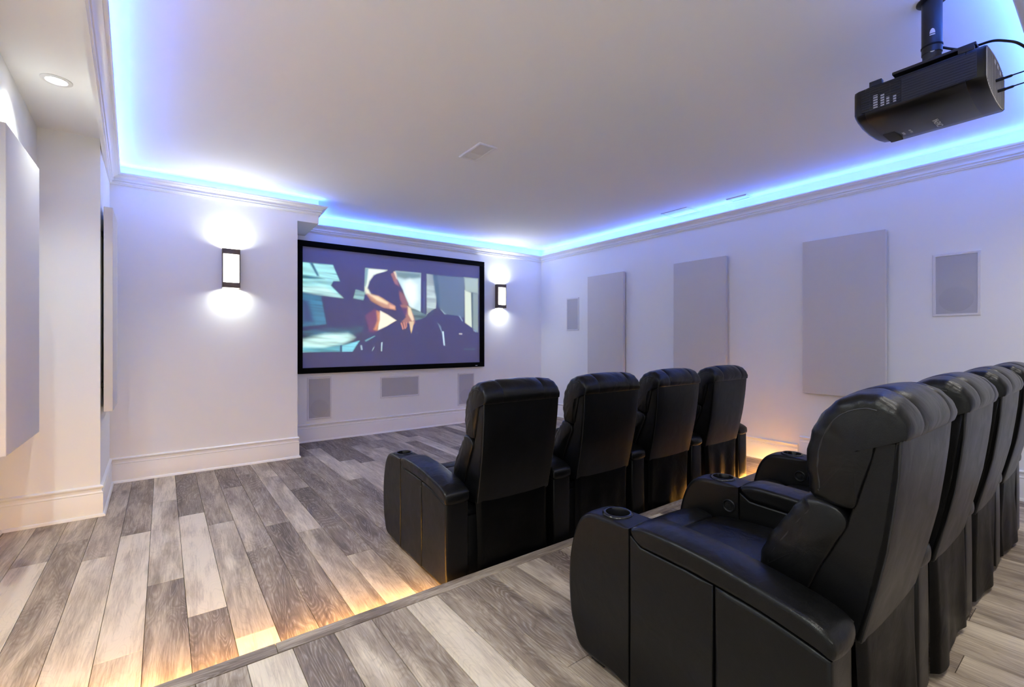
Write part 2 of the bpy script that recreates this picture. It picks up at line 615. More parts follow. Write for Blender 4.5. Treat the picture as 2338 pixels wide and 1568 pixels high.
# face board between soffit and the left crown, and along the rear
struct(sweep_piece('trim_7', cp[0], cp[1], cm[0], cm[1], [(-0.012, 2.842), (0.0005, 2.842), (0.0005, ZC), (-0.012, ZC)], M['trim']))
struct(sweep_piece('trim_8', cp[5], cp[0], cm[5], cm[0], [(-0.012, 2.80), (0.0005, 2.80), (0.0005, ZC), (-0.012, ZC)], M['trim']))

BASE = [(0, 0.0), (0.032, 0.0), (0.031, 0.010), (0.026, 0.019), (0.017, 0.022), (0.017, 0.168), (0.014, 0.176), (0.017, 0.181), (0.016, 0.186),
        (0.010, 0.192), (0.009, 0.204), (0.010, 0.212), (0.015, 0.216), (0.019, 0.224), (0.019, 0.230), (0.010, 0.238), (0.0, 0.240)]
def baseboards(names, path, z0=0.0, scale=1.0):
    prof = [(d, z * scale + z0) for d, z in BASE]
    K = len(path)
    mm = [mitre(path[i - 1] if i else None, path[i], path[i + 1] if i < K - 1 else None) for i in range(K)]
    for i, nm in enumerate(names):
        struct(sweep_piece(nm, path[i], path[i + 1], mm[i], mm[i + 1], prof, M['trim']))

baseboards(['baseboard_left', 'baseboard_left_pilaster', 'baseboard_left_return', 'baseboard_left_front', 'baseboard_left_end', 'baseboard_front', 'baseboard_right'],
           [(XL, PE + 0.0), (XL, 4.69), (-0.541, 4.69), (-0.588, YB), (1.042, YB), (1.042, YS), (XR, YS), (XR, PE + 0.005)])
baseboards(['baseboard_right_rear', 'baseboard_rear', 'baseboard_left_rear'], [(XR, PE - 0.01), (XR, YR), (XL, YR), (XL, PE - 0.01)], PH)

# ------------------------------------------------------------------ floors, plank by plank
floor = struct(box('floor', XL - 0.1, XR + 0.1, PE - 0.06, YS + 0.1, -0.10, -0.008, M['sub']))
plat = struct(box('floor_platform', XL - 0.1, XR + 0.1, YR - 0.1, PE - 0.035, -0.10, PH - 0.008, M['sub']))
SL = -0.0335
PW = 0.1635
def seam(k, y):
    return 0.019 + PW * k + SL * (y - 2.27)

def plank(parent, k, y0, y1, ztop, tone, mat, gap=0.0010):
    ym = (y0 + y1) / 2
    xm = seam(k + 0.5, ym)
    pts = [(seam(k, y0) + gap, y0 + gap), (seam(k + 1, y0) - gap, y0 + gap), (seam(k + 1, y1) - gap, y1 - gap), (seam(k, y1) + gap, y1 - gap)]
    pts = [(min(max(x, XL - 0.02), XR + 0.02), y) for x, y in pts]
    b_ = 0.0012
    vs, fs = [], []
    cx = sum(p[0] for p in pts) / 4; cy = sum(p[1] for p in pts) / 4
    def ins(p, d):
        return (p[0] + (d if p[0] < cx else -d), p[1] + (d if p[1] < cy else -d))
    for zz, d in ((-0.008, 0.0), (-b_, 0.0), (0.0, b_)):
        for p in pts:
            q = ins(p, d)
            vs.append((q[0] - xm, q[1] - ym, zz))
    fs.append((8, 9, 10, 11))
    for l in (0, 4):
        for i in range(4):
            j = (i + 1) % 4
            fs.append((l + i, l + j, l + 4 + j, l + 4 + i))
    me = bpy.data.meshes.new('plank')
    me.from_pydata(vs, [], fs)
    o = link('plank', me, mat, parent, loc=(xm, ym, ztop))
    o.color = (tone, random.random(), random.random(), 1)
    return o

# joints and tones read along each board, near to far
known = {
    -7: ([], [0.15]), -6: ([], [0.72]),  # leftmost board: its dark tone takes in the shade lying on it
    -5: ([3.905], [0.92, 0.60]), -4: ([4.19], [0.48, 0.58]), -3: ([3.78, 5.36], [0.88, 0.55, 0.6]),
    -2: ([2.544, 4.10], [0.90, 0.95, 0.42]), -1: ([3.187, 4.773], [0.45, 0.78, 0.85]),
    0: ([2.71, 4.297], [0.30, 0.95, 0.28]), 1: ([2.389, 3.972, 5.55], [0.98, 0.72, 0.48, 0.4]),
    2: ([3.327, 4.867], [0.26, 0.50, 0.20]), 3: ([3.703, 5.25], [0.28, 0.34, 0.4]),
    4: ([3.45, 5.02], [0.62, 0.70, 0.75]), 5: ([2.898, 4.47], [0.72, 0.26, 0.42]),
    6: ([3.9, 5.47], [0.36, 0.26, 0.35]), 7: ([3.2, 5.65], [0.4, 0.42, 0.3]), 8: ([4.451, 6.0], [0.30, 0.74, 0.25]),
    9: ([3.6, 5.2], [0.34, 0.70, 0.2]), 10: ([5.0], [0.72, 0.24]), 11: ([4.3, 5.86], [0.3, 0.62, 0.30]),
}
rr = random.Random(21)
for k in range(-8, 36):
    if seam(k + 1, YS) < XL - 0.02 and seam(k + 1, PE) < XL - 0.02:
        continue
    if min(seam(k, YS), seam(k, PE)) > XR + 0.3:
        continue
    if k in known:
        js, ts = known[k]
    else:
        s = rr.uniform(2.2, 3.6)
        js = [s + 1.57 * i for i in range(4) if s + 1.57 * i < YS - 0.05]
        ts = [rr.choice([0.2, 0.28, 0.35, 0.45, 0.55, 0.68, 0.8]) for _ in range(len(js) + 1)]
    ys = [PE - 0.05] + js + [YS]
    for i in range(len(ys) - 1):
        plank(floor, k, ys[i], ys[i + 1], 0.0, ts[i], M['wood'])
ptone = {0: 0.50, 1: 0.92, 2: 0.26, 3: 0.58, 4: 0.52, 5: 0.86, 6: 0.46, 7: 0.30, 8: 0.40, 9: 0.62, 10: 0.16, 11: 0.6}
for k in range(-8, 36):
    if min(seam(k, 2.0), seam(k, YR)) > XR + 0.3:
        continue
    s = {7: 1.28, 8: 1.05, 6: 0.7, 5: 0.45}.get(k, rr.uniform(-0.2, 1.2))
    js = [y for y in (s - 1.57, s) if YR + 0.1 < y < 1.9]
    ys = [YR] + js + [PE - 0.072]
    for i in range(len(ys) - 1):
        t_ = ptone.get(k, rr.choice([0.2, 0.3, 0.38, 0.5, 0.62, 0.8])) if i == len(ys) - 2 else rr.choice([0.45, 0.55, 0.62, 0.72])
        plank(plat, k, ys[i], ys[i + 1], PH, t_, M['wood'])
# nosing boards along the platform edge
for x0, x1, tn in ((XL, 0.30, 0.42), (0.30, 2.72, 0.40), (2.72, XR, 0.36)):
    bm = bmesh.new()
    bm_box(bm, x0 - (x0 + x1) / 2 + 0.0006, x1 - (x0 + x1) / 2 - 0.0006, -0.036, 0.036, -0.026, 0.003, 0.003, 2)
    o = from_bm('nosing_board', bm, M['wood_x'], plat, smooth=40, loc=((x0 + x1) / 2, PE - 0.036, PH))
    o.color = (tn, 0, 0, 1)
box('riser_board', XL, XR, PE - 0.034, PE - 0.026, 0.0, PH - 0.026, M['trim'], plat)
# amber LED tape under the nosing
for xa, xb in ((XL + 0.02, 1.10), (3.43, XR - 0.02)):
    box('step_led_tape', xa, xb, PE - 0.020, PE - 0.010, PH - 0.029, PH - 0.0265, M['amber'], plat)
for xa, xb in ((XL + 0.05, 1.08), (3.45, XR - 0.05)):
    area('step_light', ((xa + xb) / 2, PE - 0.012, PH - 0.032), xb - xa, P_STEP * (xb - xa), STEP_COL, (math.radians(25), 0, 0), 0.008)

# ------------------------------------------------------------------ projection screen with its picture
scr = empty('projection_screen', (0, 0, 0), 'wide projection screen in a black frame showing a film still, on the far wall', 'screen')
sx0, sx1, sz0, sz1 = 1.178, 4.064, 0.915, 2.676
ix0, ix1, iz0, iz1 = 1.237, 3.980, 0.990, 2.600
yf0, yf1 = YS - 0.055, YS - 0.006
for (a0, a1, b0, b1) in ((sx0, sx1, iz1, sz1), (sx0, sx1, sz0, iz0), (sx0, ix0, iz0, iz1), (ix1, sx1, iz0, iz1)):
    box('frame_bar', a0, a1, yf0, yf1, b0, b1, M['velvet'], scr, 0.004, 2)
box('screen_surface', ix0 - 0.01, ix1 + 0.01, YS - 0.034, YS - 0.028, iz0 - 0.01, iz1 + 0.01, M['screen'], scr)
bm = bmesh.new()
bm_box(bm, 3.885, 3.925, yf0 - 0.002, yf0 + 0.001, 0.934, 0.944, 0.001, 1)
lg = from_bm('maker_badge', bm, M['steel'], scr)
lg['label'] = 'small silver badge on the lower frame bar'
PIC = [
    ([(-0.0026,0.99),(0.1415,0.99),(0.1772,0.8058),(0.1436,0.8058),(0.1327,0.7527),(0.191,0.6183),(-0.0026,0.6722)],(150,208,208),0.00405,1),
    ([(0.0314,0.9925),(0.0456,0.9959),(0.0762,0.8531),(0.066,0.8515)],(60,100,120),0.00405,0),
    ([(-0.0026,0.8531),(0.0722,0.8373),(0.1013,0.8232),(-0.0026,0.8091)],(75,120,128),0.00405,0),
    ([(-0.0026,0.7212),(0.1013,0.7378),(0.191,0.6183),(-0.0026,0.6672)],(185,225,220),0.00912,1),
    ([(0.1415,0.99),(0.304,0.99),(0.2971,0.727),(0.249,0.7303),(0.1779,0.8008)],(38,58,95),0.00456,0),
    ([(-0.0026,0.6573),(0.0886,0.6257),(0.1137,0.3162),(0.0314,0.2921),(-0.0026,0.2813)],(70,122,148),0.0081,1),
    ([(-0.0026,0.5842),(0.0273,0.5685),(0.0518,0.3328),(-0.0026,0.3303)],(48,80,115),0.01266,0),
    ([(0.0886,0.6257),(0.191,0.6183),(0.2949,0.6207),(0.304,0.3253),(0.1137,0.3112)],(44,44,68),0.00709,0),
    ([(0.1327,0.7577),(0.1436,0.8),(0.1695,0.81),(0.249,0.7303),(0.2515,0.6257),(0.1958,0.6191)],(48,44,62),0.00456,0),
    ([(0.2515,0.7303),(0.3019,0.7062),(0.2924,0.6041),(0.2402,0.6241)],(135,178,178),0.00405,1),
    ([(-0.0026,0.2423),(0.1013,0.2855),(0.2949,0.3145),(0.2902,0.2299),(0.2402,0.1967),(-0.0026,0.1734)],(52,98,118),0.00709,1),
    ([(-0.0026,0.1444),(0.1013,0.205),(0.2133,0.2191),(0.249,0.166),(0.1779,0.078),(0.0722,0.0249),(-0.0026,0.0075)],(188,228,222),0.01114,1),
    ([(-0.0026,0.0614),(0.1013,0.0539),(0.1779,0.083),(0.1779,0.0008),(-0.0026,0.0075)],(95,165,180),0.0081,1),
    ([(0.1823,0.073),(0.272,0.1295),(0.2355,-0.0008),(0.1823,0.0008)],(125,200,215),0.00456,1),
    ([(0.1754,0.078),(0.1841,0.078),(0.1841,0.0008),(0.1754,0.0017)],(50,85,110),0.00203,0),
    ([(0.304,0.9876),(0.4189,0.99),(0.3992,0.9585),(0.3463,0.9162),(0.3226,0.8365),(0.3157,0.7718),(0.2993,0.7062)],(225,238,222),0.00506,0),
    ([(0.3019,0.99),(0.3183,0.9892),(0.3088,0.8133),(0.2971,0.727)],(120,160,165),0.00506,0),
    ([(0.4637,0.9884),(0.615,0.9909),(0.615,0.488),(0.5458,0.5502),(0.5042,0.7577),(0.4739,0.8855)],(188,215,215),0.00456,0),
    ([(0.4637,0.9884),(0.615,0.9909),(0.6121,0.9336),(0.5199,0.8938),(0.4739,0.9187)],(112,140,138),0.0081,0),
    ([(0.5097,0.8473),(0.5458,0.8988),(0.588,0.8382),(0.5935,0.6573),(0.5614,0.5402),(0.5406,0.6058),(0.5148,0.7369)],(232,244,244),0.01519,0),
    ([(0.615,0.9909),(0.6478,0.9917),(0.6431,0.468),(0.6121,0.4938)],(28,38,66),0.00253,0),
    ([(0.6303,0.8905),(0.6365,0.8921),(0.6343,0.4788),(0.6292,0.478)],(90,110,140),0.00203,0),
    ([(0.6478,0.9917),(0.6919,0.9851),(0.7145,0.7884),(0.7062,0.5544),(0.6478,0.468)],(172,190,188),0.00456,1),
    ([(0.6865,0.9876),(0.7204,0.9859),(0.7371,0.5568),(0.7204,0.5552),(0.6978,0.7859)],(78,105,122),0.00608,0),
    ([(0.7145,0.9876),(0.8914,0.9917),(0.8914,0.4382),(0.7605,0.4763),(0.7317,0.5568)],(96,116,132),0.00456,0),
    ([(0.8914,0.9917),(0.9894,0.9909),(0.9894,0.7801),(0.8972,0.8041)],(158,178,168),0.00608,0),
    ([(0.895,0.8158),(0.9409,0.7859),(0.9482,0.2938),(0.8972,0.3718)],(205,218,196),0.00456,0),
    ([(0.9395,0.7851),(0.9533,0.7809),(0.9544,0.2946),(0.9446,0.3004)],(85,105,110),0.00253,0),
    ([(0.9522,0.7809),(0.9894,0.7801),(0.9894,0.2398),(0.9533,0.2946)],(134,152,146),0.00456,0),
    ([(0.5406,0.561),(0.6533,0.4573),(0.6478,0.4224),(0.5775,0.3834)],(105,128,128),0.00506,1),
    ([(0.3183,0.7726),(0.3369,0.8606),(0.3606,0.9295),(0.3992,0.961),(0.4437,0.9809),(0.4714,0.8963),(0.5071,0.7577),(0.5224,0.6481),(0.5432,0.5502),(0.4838,0.4224),(0.4189,0.4614),(0.3846,0.5129),(0.304,0.6324),(0.3226,0.7095)],(46,42,62),0.00405,0),
    ([(0.3704,0.8448),(0.4189,0.8755),(0.4488,0.771),(0.3992,0.688),(0.3606,0.7253)],(62,58,84),0.01519,0),
    ([(0.4386,0.9452),(0.4586,0.9759),(0.4747,0.8855),(0.4863,0.7992),(0.4612,0.8282)],(155,112,100),0.00506,0),
    ([(0.4535,0.9809),(0.4663,0.9776),(0.4765,0.8863),(0.4688,0.8954)],(215,200,180),0.00304,0),
    ([(0.4838,0.7544),(0.5097,0.7137),(0.5381,0.5942),(0.5122,0.5469),(0.4889,0.644)],(140,98,88),0.00608,0),
    ([(0.2993,0.7693),(0.3183,0.7402),(0.3321,0.6788),(0.304,0.6855)],(225,225,200),0.00506,0),
    ([(0.3066,0.6855),(0.3704,0.673),(0.4586,0.5635),(0.4688,0.4988),(0.3992,0.5253),(0.3321,0.6041)],(186,142,112),0.00658,0),
    ([(0.3226,0.6822),(0.3704,0.6598),(0.424,0.5925),(0.4189,0.5701),(0.3606,0.6183)],(240,215,178),0.00608,0),
    ([(0.4287,0.5718),(0.4637,0.5527),(0.4612,0.5145),(0.4338,0.5278)],(225,170,140),0.00506,0),
    ([(0.3897,0.5237),(0.4838,0.4996),(0.5148,0.4241),(0.4739,0.3776),(0.4189,0.4398)],(48,40,56),0.00608,0),
    ([(0.4889,0.5776),(0.5355,0.5718),(0.5669,0.4622),(0.58,0.361),(0.5669,0.3037),(0.5458,0.3369),(0.5199,0.3129),(0.494,0.356),(0.525,0.4249),(0.5097,0.5021)],(160,116,98),0.00456,0),
    ([(0.5345,0.5602),(0.552,0.5394),(0.572,0.3942),(0.5614,0.371),(0.5381,0.4598)],(232,208,170),0.00405,0),
    ([(0.5016,0.5461),(0.5326,0.5378),(0.5275,0.4589),(0.5122,0.4465)],(95,66,66),0.00608,0),
    ([(0.2993,0.4307),(0.3511,0.5203),(0.3824,0.4689),(0.3824,0.3286),(0.3657,0.2423),(0.3416,0.2149),(0.3183,0.2407),(0.3088,0.3469)],(112,76,68),0.00912,0),
    ([(0.3606,0.4888),(0.3824,0.4689),(0.3799,0.3502),(0.3606,0.2523),(0.3463,0.2631),(0.3657,0.371)],(205,142,104),0.00608,0),
    ([(0.3799,0.4929),(0.4189,0.4506),(0.4714,0.3793),(0.4189,0.3087),(0.3678,0.2548),(0.3726,0.3286),(0.3791,0.3826)],(240,230,208),0.00354,0),
    ([(0.2402,-0.0008),(0.304,0.1295),(0.3704,0.229),(0.4338,0.3261),(0.4688,0.3751),(0.5199,0.3577),(0.572,0.332),(0.626,0.4091),(0.6642,0.4523),(0.6978,0.5361),(0.7371,0.5394),(0.7718,0.4714),(0.8549,0.4598),(0.8914,0.3776),(0.9533,0.2946),(0.9818,0.2332),(0.9894,-0.0274)],(44,43,66),0.00354,0),
    ([(0.4933,0.351),(0.5016,0.3544),(0.5122,0.2797),(0.5053,0.2656)],(200,140,124),0.00203,0),
    ([(0.5071,0.3593),(0.5173,0.3602),(0.525,0.2855),(0.5173,0.2739)],(200,140,124),0.00203,0),
    ([(0.5213,0.3635),(0.5312,0.3643),(0.5312,0.3021),(0.5261,0.2929)],(190,132,118),0.00203,0),
    ([(0.5432,0.3701),(0.572,0.3718),(0.5625,0.2697),(0.5552,0.2191),(0.5501,0.2697)],(215,190,150),0.00304,0),
    ([(0.2971,0.1344),(0.3511,0.1934),(0.3558,0.1826),(0.304,0.1154)],(105,150,160),0.00304,0),
    ([(0.3857,0.1071),(0.3934,0.1129),(0.3904,-0.0008),(0.3846,-0.0008)],(175,200,210),0.00203,0),
    ([(0.3441,0.0539),(0.3503,0.0539),(0.3394,0.0058),(0.3347,0.0083)],(140,165,180),0.00203,0),
    ([(0.2763,0.0763),(0.2847,0.0763),(0.288,0.0183),(0.2789,0.0191)],(150,175,190),0.00203,0),
    ([(0.7145,0.3676),(0.7371,0.322),(0.7605,0.1344),(0.763,0.0573),(0.7546,0.0697),(0.743,0.2282)],(120,140,165),0.00506,0),
    ([(0.7459,0.2523),(0.7557,0.2523),(0.763,0.0689),(0.7557,0.0697)],(190,215,228),0.00203,0),
    ([(0.7317,0.5452),(0.743,0.5369),(0.7718,0.4772),(0.7605,0.4763)],(150,170,180),0.00253,0),
    ([(0.8549,0.4656),(0.8637,0.4606),(0.8852,0.3892),(0.876,0.395)],(150,175,190),0.00253,0),
    ([(0.8549,0.2307),(0.879,0.2315),(0.8779,0.2091),(0.8567,0.2124)],(170,170,180),0.00253,0),
    ([(0.9533,0.288),(0.9785,0.2705),(0.9756,0.239),(0.9566,0.2639)],(120,145,165),0.00253,0),
    ([(0.5829,0.2473),(0.599,0.2365),(0.5961,0.2141),(0.5855,0.2191)],(80,95,120),0.00304,0),
    ([(0.681,0.517),(0.7032,0.5328),(0.681,0.4589),(0.6533,0.4282)],(70,85,105),0.00405,0),
    ([(0.8852,0.0249),(0.969,0.0224),(0.969,0.0008),(0.8914,0.0025)],(85,110,120),0.00405,0),
    ([(0.4488,0.0465),(0.4816,0.0349),(0.479,0.0075),(0.4437,0.0083)],(58,78,88),0.00608,0),
]
def paint_picture(nx, nz, aspect):
    """soft-edged patches of light laid over one another, as linear emission per vertex"""
    s, t = np.meshgrid(np.linspace(0, 1, nx + 1), np.linspace(0, 1, nz + 1))
    X, Z = s * aspect, t
    lin = lambda c: np.array([((v / 255.0 + 0.055) / 1.055) ** 2.4 for v in c])
    img = np.ones((nz + 1, nx + 1, 3)) * lin((46, 46, 72))
    rs = np.random.RandomState(4)
    coarse = rs.rand(70, 14)
    def noise(a, b):
        i = np.clip(b * 69, 0, 68.99); j = np.clip(a * 13, 0, 12.99)
        i0 = i.astype(int); j0 = j.astype(int); fi = i - i0; fj = j - j0
        return (coarse[i0, j0] * (1 - fi) * (1 - fj) + coarse[i0 + 1, j0] * fi * (1 - fj) + coarse[i0, j0 + 1] * (1 - fi) * fj + coarse[i0 + 1, j0 + 1] * fi * fj)
    streak = noise(s, np.clip(t + 0.18 * s, 0, 1))
    for poly, col, soft, kind in PIC:
        p = [(a * aspect, b) for a, b in poly]
        inside = np.zeros(X.shape, bool)
        d2 = np.full(X.shape, 1e9)
        n_ = len(p)
        for i in range(n_):
            (xa, za), (xb, zb) = p[i], p[(i + 1) % n_]
            ex, ez = xb - xa, zb - za
            k = np.clip(((X - xa) * ex + (Z - za) * ez) / (ex * ex + ez * ez + 1e-12), 0, 1)
            d2 = np.minimum(d2, (X - xa - k * ex) ** 2 + (Z - za - k * ez) ** 2)
            c_ = (za > Z) != (zb > Z)
            inside ^= c_ & (X < (xb - xa) * (Z - za) / (zb - za + 1e-12) + xa)
        d = np.sqrt(d2) * np.where(inside, 1, -1)
        soft *= aspect * 1.4
        a_ = np.clip(d / (2 * soft) + 0.5, 0, 1)
        a_ = (a_ * a_ * (3 - 2 * a_))[..., None]
        c = lin(col)[None, None, :] * np.ones(X.shape + (1,))
        if kind:
            c = c * (0.55 + 0.8 * streak[..., None])
        img = img * (1 - a_) + c * a_
    return img

PA_X0, PA_X1, PA_Z0, PA_Z1 = ix0, ix1, 1.195, 2.400
nx_, nz_ = 300, 132
img = paint_picture(nx_, nz_, (PA_X1 - PA_X0) / (PA_Z1 - PA_Z0))
vs = [(PA_X0 + (PA_X1 - PA_X0) * i / nx_, YS - 0.0352, PA_Z0 + (PA_Z1 - PA_Z0) * j / nz_) for j in range(nz_ + 1) for i in range(nx_ + 1)]
fs = [(j * (nx_ + 1) + i, j * (nx_ + 1) + i + 1, (j + 1) * (nx_ + 1) + i + 1, (j + 1) * (nx_ + 1) + i) for j in range(nz_) for i in range(nx_)]
me = bpy.data.meshes.new('projected_picture')
me.from_pydata(vs, [], fs)
at = me.color_attributes.new('film', 'FLOAT_COLOR', 'POINT')
amb = np.array(SCREEN_AMBIENT)
flat = np.clip(img.reshape(-1, 3) - amb, 0, None)
at.data.foreach_set('color', np.concatenate([flat, np.ones((flat.shape[0], 1))], 1).astype(np.float32).ravel())
m, nt, b = new_mat('projected_film_still')
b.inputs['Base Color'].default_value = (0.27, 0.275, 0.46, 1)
b.inputs['Roughness'].default_value = 0.9
an = nt.nodes.new('ShaderNodeAttribute'); an.attribute_name = 'film'
nt.links.new(an.outputs['Color'], b.inputs['Emission Color'])
b.inputs['Emission Strength'].default_value = 0.74
pp = link('projected_picture', me, m, scr)
pp['label'] = 'blurred teal film still with a dark figure bending over'

# ------------------------------------------------------------------ wall sconces
def sconce(x0, x1, z0, z1, ywall, label, rz=0.0, gain=1.0):
    s = empty('wall_sconce', ((x0 + x1) / 2, ywall, z0), label, 'wall lamp', 'bronze wall sconces', rz)
    W, H, D = (x1 - x0) / 2, z1 - z0, 0.095
    t = 0.010
    box('back_plate', -W + 0.01, W - 0.01, -0.012, -0.001, 0.02, H - 0.02, M['bronze'], s)
    for sx in (-1, 1):
        xa, xb = sorted((sx * W, sx * (W - t)))
        bm = bmesh.new()
        bm_box(bm, xa, xb, -D, -D + 0.022, 0, H, 0.0015, 1)
        bm_box(bm, xa, xb, -0.03, -0.001, 0, H, 0.0015, 1)
        bm_box(bm, xa, xb, -D + 0.02, -0.028, 0, H, 0, 1)
        from_bm('side_rail', bm, M['bronze'], s)
    for (za, zb) in ((0.0, 0.055), (H - 0.055, H)):
        box('front_band', -W + t, W - t, -D - 0.001, -D + 0.012, za, zb, M['bronze'], s, 0.0015, 1)
    box('diffuser', -W + t, W - t, -D + 0.014, -D + 0.020, 0.05, H - 0.05, M['diffuser'], s)
    for zz in (0.012, H - 0.016):
        box('light_outlet', -W + t, W - t, -D + 0.022, -0.014, zz, zz + 0.004, M['diffuser'], s)
    area('sconce_up', (0, -0.056, H + 0.002), 2 * W - 0.03, P_SCONCE * 1.3 * gain, SCONCE_COL, (PI, 0, 0), 0.05, spread=math.radians(158), parent=s)
    area('sconce_down', (0, -0.052, -0.002), 2 * W - 0.03, P_SCONCE * gain, SCONCE_COL, (0, 0, 0), 0.05, spread=math.radians(158), parent=s)
    area('sconce_front', (0, -D - 0.004, H / 2), 2 * W - 0.03, P_SCONCE * 0.8 * gain, SCONCE_COL, (PI / 2, 0, 0), 0.28, parent=s)
    return s
sconce(0.303, 0.465, 1.915, 2.325, YB, 'lit bronze box sconce on the white wall left of the screen')
sconce(4.315, 4.487, 1.912, 2.322, YS, 'lit bronze box sconce between the screen and the right corner')

# ------------------------------------------------------------------ recessed downlights
def downlight(x, y, z, label, power, cone=150, col=WARM, group='recessed downlights in the soffit'):
    d = empty('recessed_downlight', (x, y, z), label, 'downlight', group)
    lathe('trim_ring', [(0.072, 0.0), (0.072, -0.003), (0.066, -0.006), (0.050, -0.007), (0.047, -0.003), (0.046, 0.0)], (0, 0, 0), M['vent'], d, 'z', 40)
    lathe('lens', [(0.0, -0.0035), (0.043, -0.0035), (0.046, -0.001)], (0, 0, 0), M['lens'], d, 'z', 32)
    l = bpy.data.lights.new('downlight_lamp', 'SPOT')
    l.energy = power
    l.color = col
    l.spot_size = math.radians(cone)
    l.spot_blend = 0.9
    l.shadow_soft_size = 0.035
    o = bpy.data.objects.new('downlight_lamp', l)
    C.objects.link(o)
    o.location = (0, 0, -0.02)
    o.parent = d
    return d
downlight(-0.632, 3.785, ZS, 'lit round downlight in the low ceiling at upper left', P_DOWN * 0.40, 120)
for (x, y, lb) in ((-0.55, 1.9, 'added fill downlight in the left soffit beside the platform edge'), (-0.45, 0.0, 'added fill downlight in the left soffit beside the camera')):
    downlight(x, y, ZS, lb, P_DOWN)  # unseen lamps, added out of view to fill the room with light
for (x, y, lb) in ((0.55, -0.28, 'round downlight in the rear soffit right beside the camera'), (1.85, -0.28, 'round downlight in the rear soffit behind the nearest recliner'),
                   (3.15, -0.28, 'round downlight in the rear soffit behind the projector'), (4.42, -0.28, 'round downlight in the rear soffit by the right wall')):
    downlight(x, y, ZS, lb, P_HALL, 140, REAR_COL)

# ------------------------------------------------------------------ acoustic panels
def acoustic_panel(ya, yb, za, zb, xa, xb, t, side, label):
    """flat panel whose wall-side plane runs from (xa,ya) to (xb,yb); side +1 faces +x"""
    p = empty('acoustic_panel', ((xa + xb) / 2, (ya + yb) / 2, za), label, 'acoustic panel', 'fabric acoustic panels on the side walls')
    d = Vector((xb - xa, yb - ya, 0))
    p.rotation_euler = (0, 0, math.atan2(d.y, d.x) - PI / 2)
    L = d.length
    bm = bmesh.new()
    x0, x1 = (0.0, t) if side > 0 else (-t, 0.0)
    bm_box(bm, x0, x1, -L / 2, L / 2, 0, zb - za, 0.005, 3)
    from_bm('fabric_cover', bm, M['panel'], p, smooth=40)
    so = 0.018
    for zz in (0.18, zb - za - 0.22):
        c0, c1 = (-so, 0.001) if side > 0 else (-0.001, so)
        box('mounting_cleat', c0, c1, -L / 2 + 0.08, L / 2 - 0.08, zz, zz + 0.04, M['black_plastic'], p)
    return p
acoustic_panel(4.446, 5.186, 0.80, 2.39, XR - 0.018, XR - 0.018, 0.045, -1, 'grey fabric panel on the right wall nearest the screen corner')
acoustic_panel(2.870, 3.592, 0.80, 2.385, XR - 0.018, XR - 0.018, 0.045, -1, 'middle of the three grey fabric panels on the right wall')
acoustic_panel(1.335, 2.035, 0.80, 2.398, XR - 0.018, XR - 0.018, 0.045, -1, 'largest looking grey fabric panel, on the right wall above the rear seats')
acoustic_panel(3.165, 3.905, 0.80, 2.405, -0.752, -0.778, 0.052, 1, 'pale fabric panel cut by the left edge of the picture')
acoustic_panel(4.705, 5.30, 0.80, 2.405, -0.524, -0.553, 0.055, 1, 'narrow looking fabric panel edge-on behind the left pilaster')

# ------------------------------------------------------------------ in-wall speakers
def speaker(label, W, H, loc, rz, woofer):
    s = empty('wall_speaker', loc, label, 'speaker', 'in-wall speakers', rz)
    f = 0.022
    bm = bmesh.new()
    # bevelled frame: outer lip, raised ring
    ring = []
    for (ins, d) in ((0, 0.0), (0, -0.004), (0.004, -0.009), (f - 0.003, -0.009), (f, -0.004)):
        ring.append([bm.verts.new((sx * (W / 2 - ins), d, H / 2 + sz * (H / 2 - ins))) for sx, sz in ((-1, -1), (1, -1), (1, 1), (-1, 1))])
    for A, B in zip(ring[:-1], ring[1:]):
        for i in range(4):
            bm.faces.new((A[i], A[(i + 1) % 4], B[(i + 1) % 4], B[i]))
    from_bm('frame', bm, M['spk_frame'], s)
    box('grille', -W / 2 + f - 0.002, W / 2 - f + 0.002, -0.005, -0.002, f - 0.002, H - f + 0.002, M['grille'], s)
    if woofer:
        r = W / 2 - f - 0.02
        lathe('woofer', [(0.0, -0.0062), (r * 0.93, -0.0062), (r, -0.0052)], (0, 0, f + r + 0.015), M['woofer'], s, 'y', 40)
    return s
speaker('grey in-wall speaker low on the far wall, under the left end of the screen', 0.313, 0.568, (1.4565, YS, 0.290), 0, True)
speaker('wide in-wall centre speaker under the middle of the screen', 0.612, 0.312, (2.600, YS, 0.507), 0, False)
speaker('in-wall speaker under the right end of the screen, partly behind a chair', 0.313, 0.53, (3.74, YS, 0.287), 0, True)
speaker('small looking in-wall speaker on the right wall near the far corner', 0.300, 0.560, (XR, 5.594, 1.523), -PI / 2, False)
speaker('large looking in-wall speaker with a round woofer, at the right edge of the right wall', 0.300, 0.545, (XR, 0.872, 1.567), -PI / 2, True)

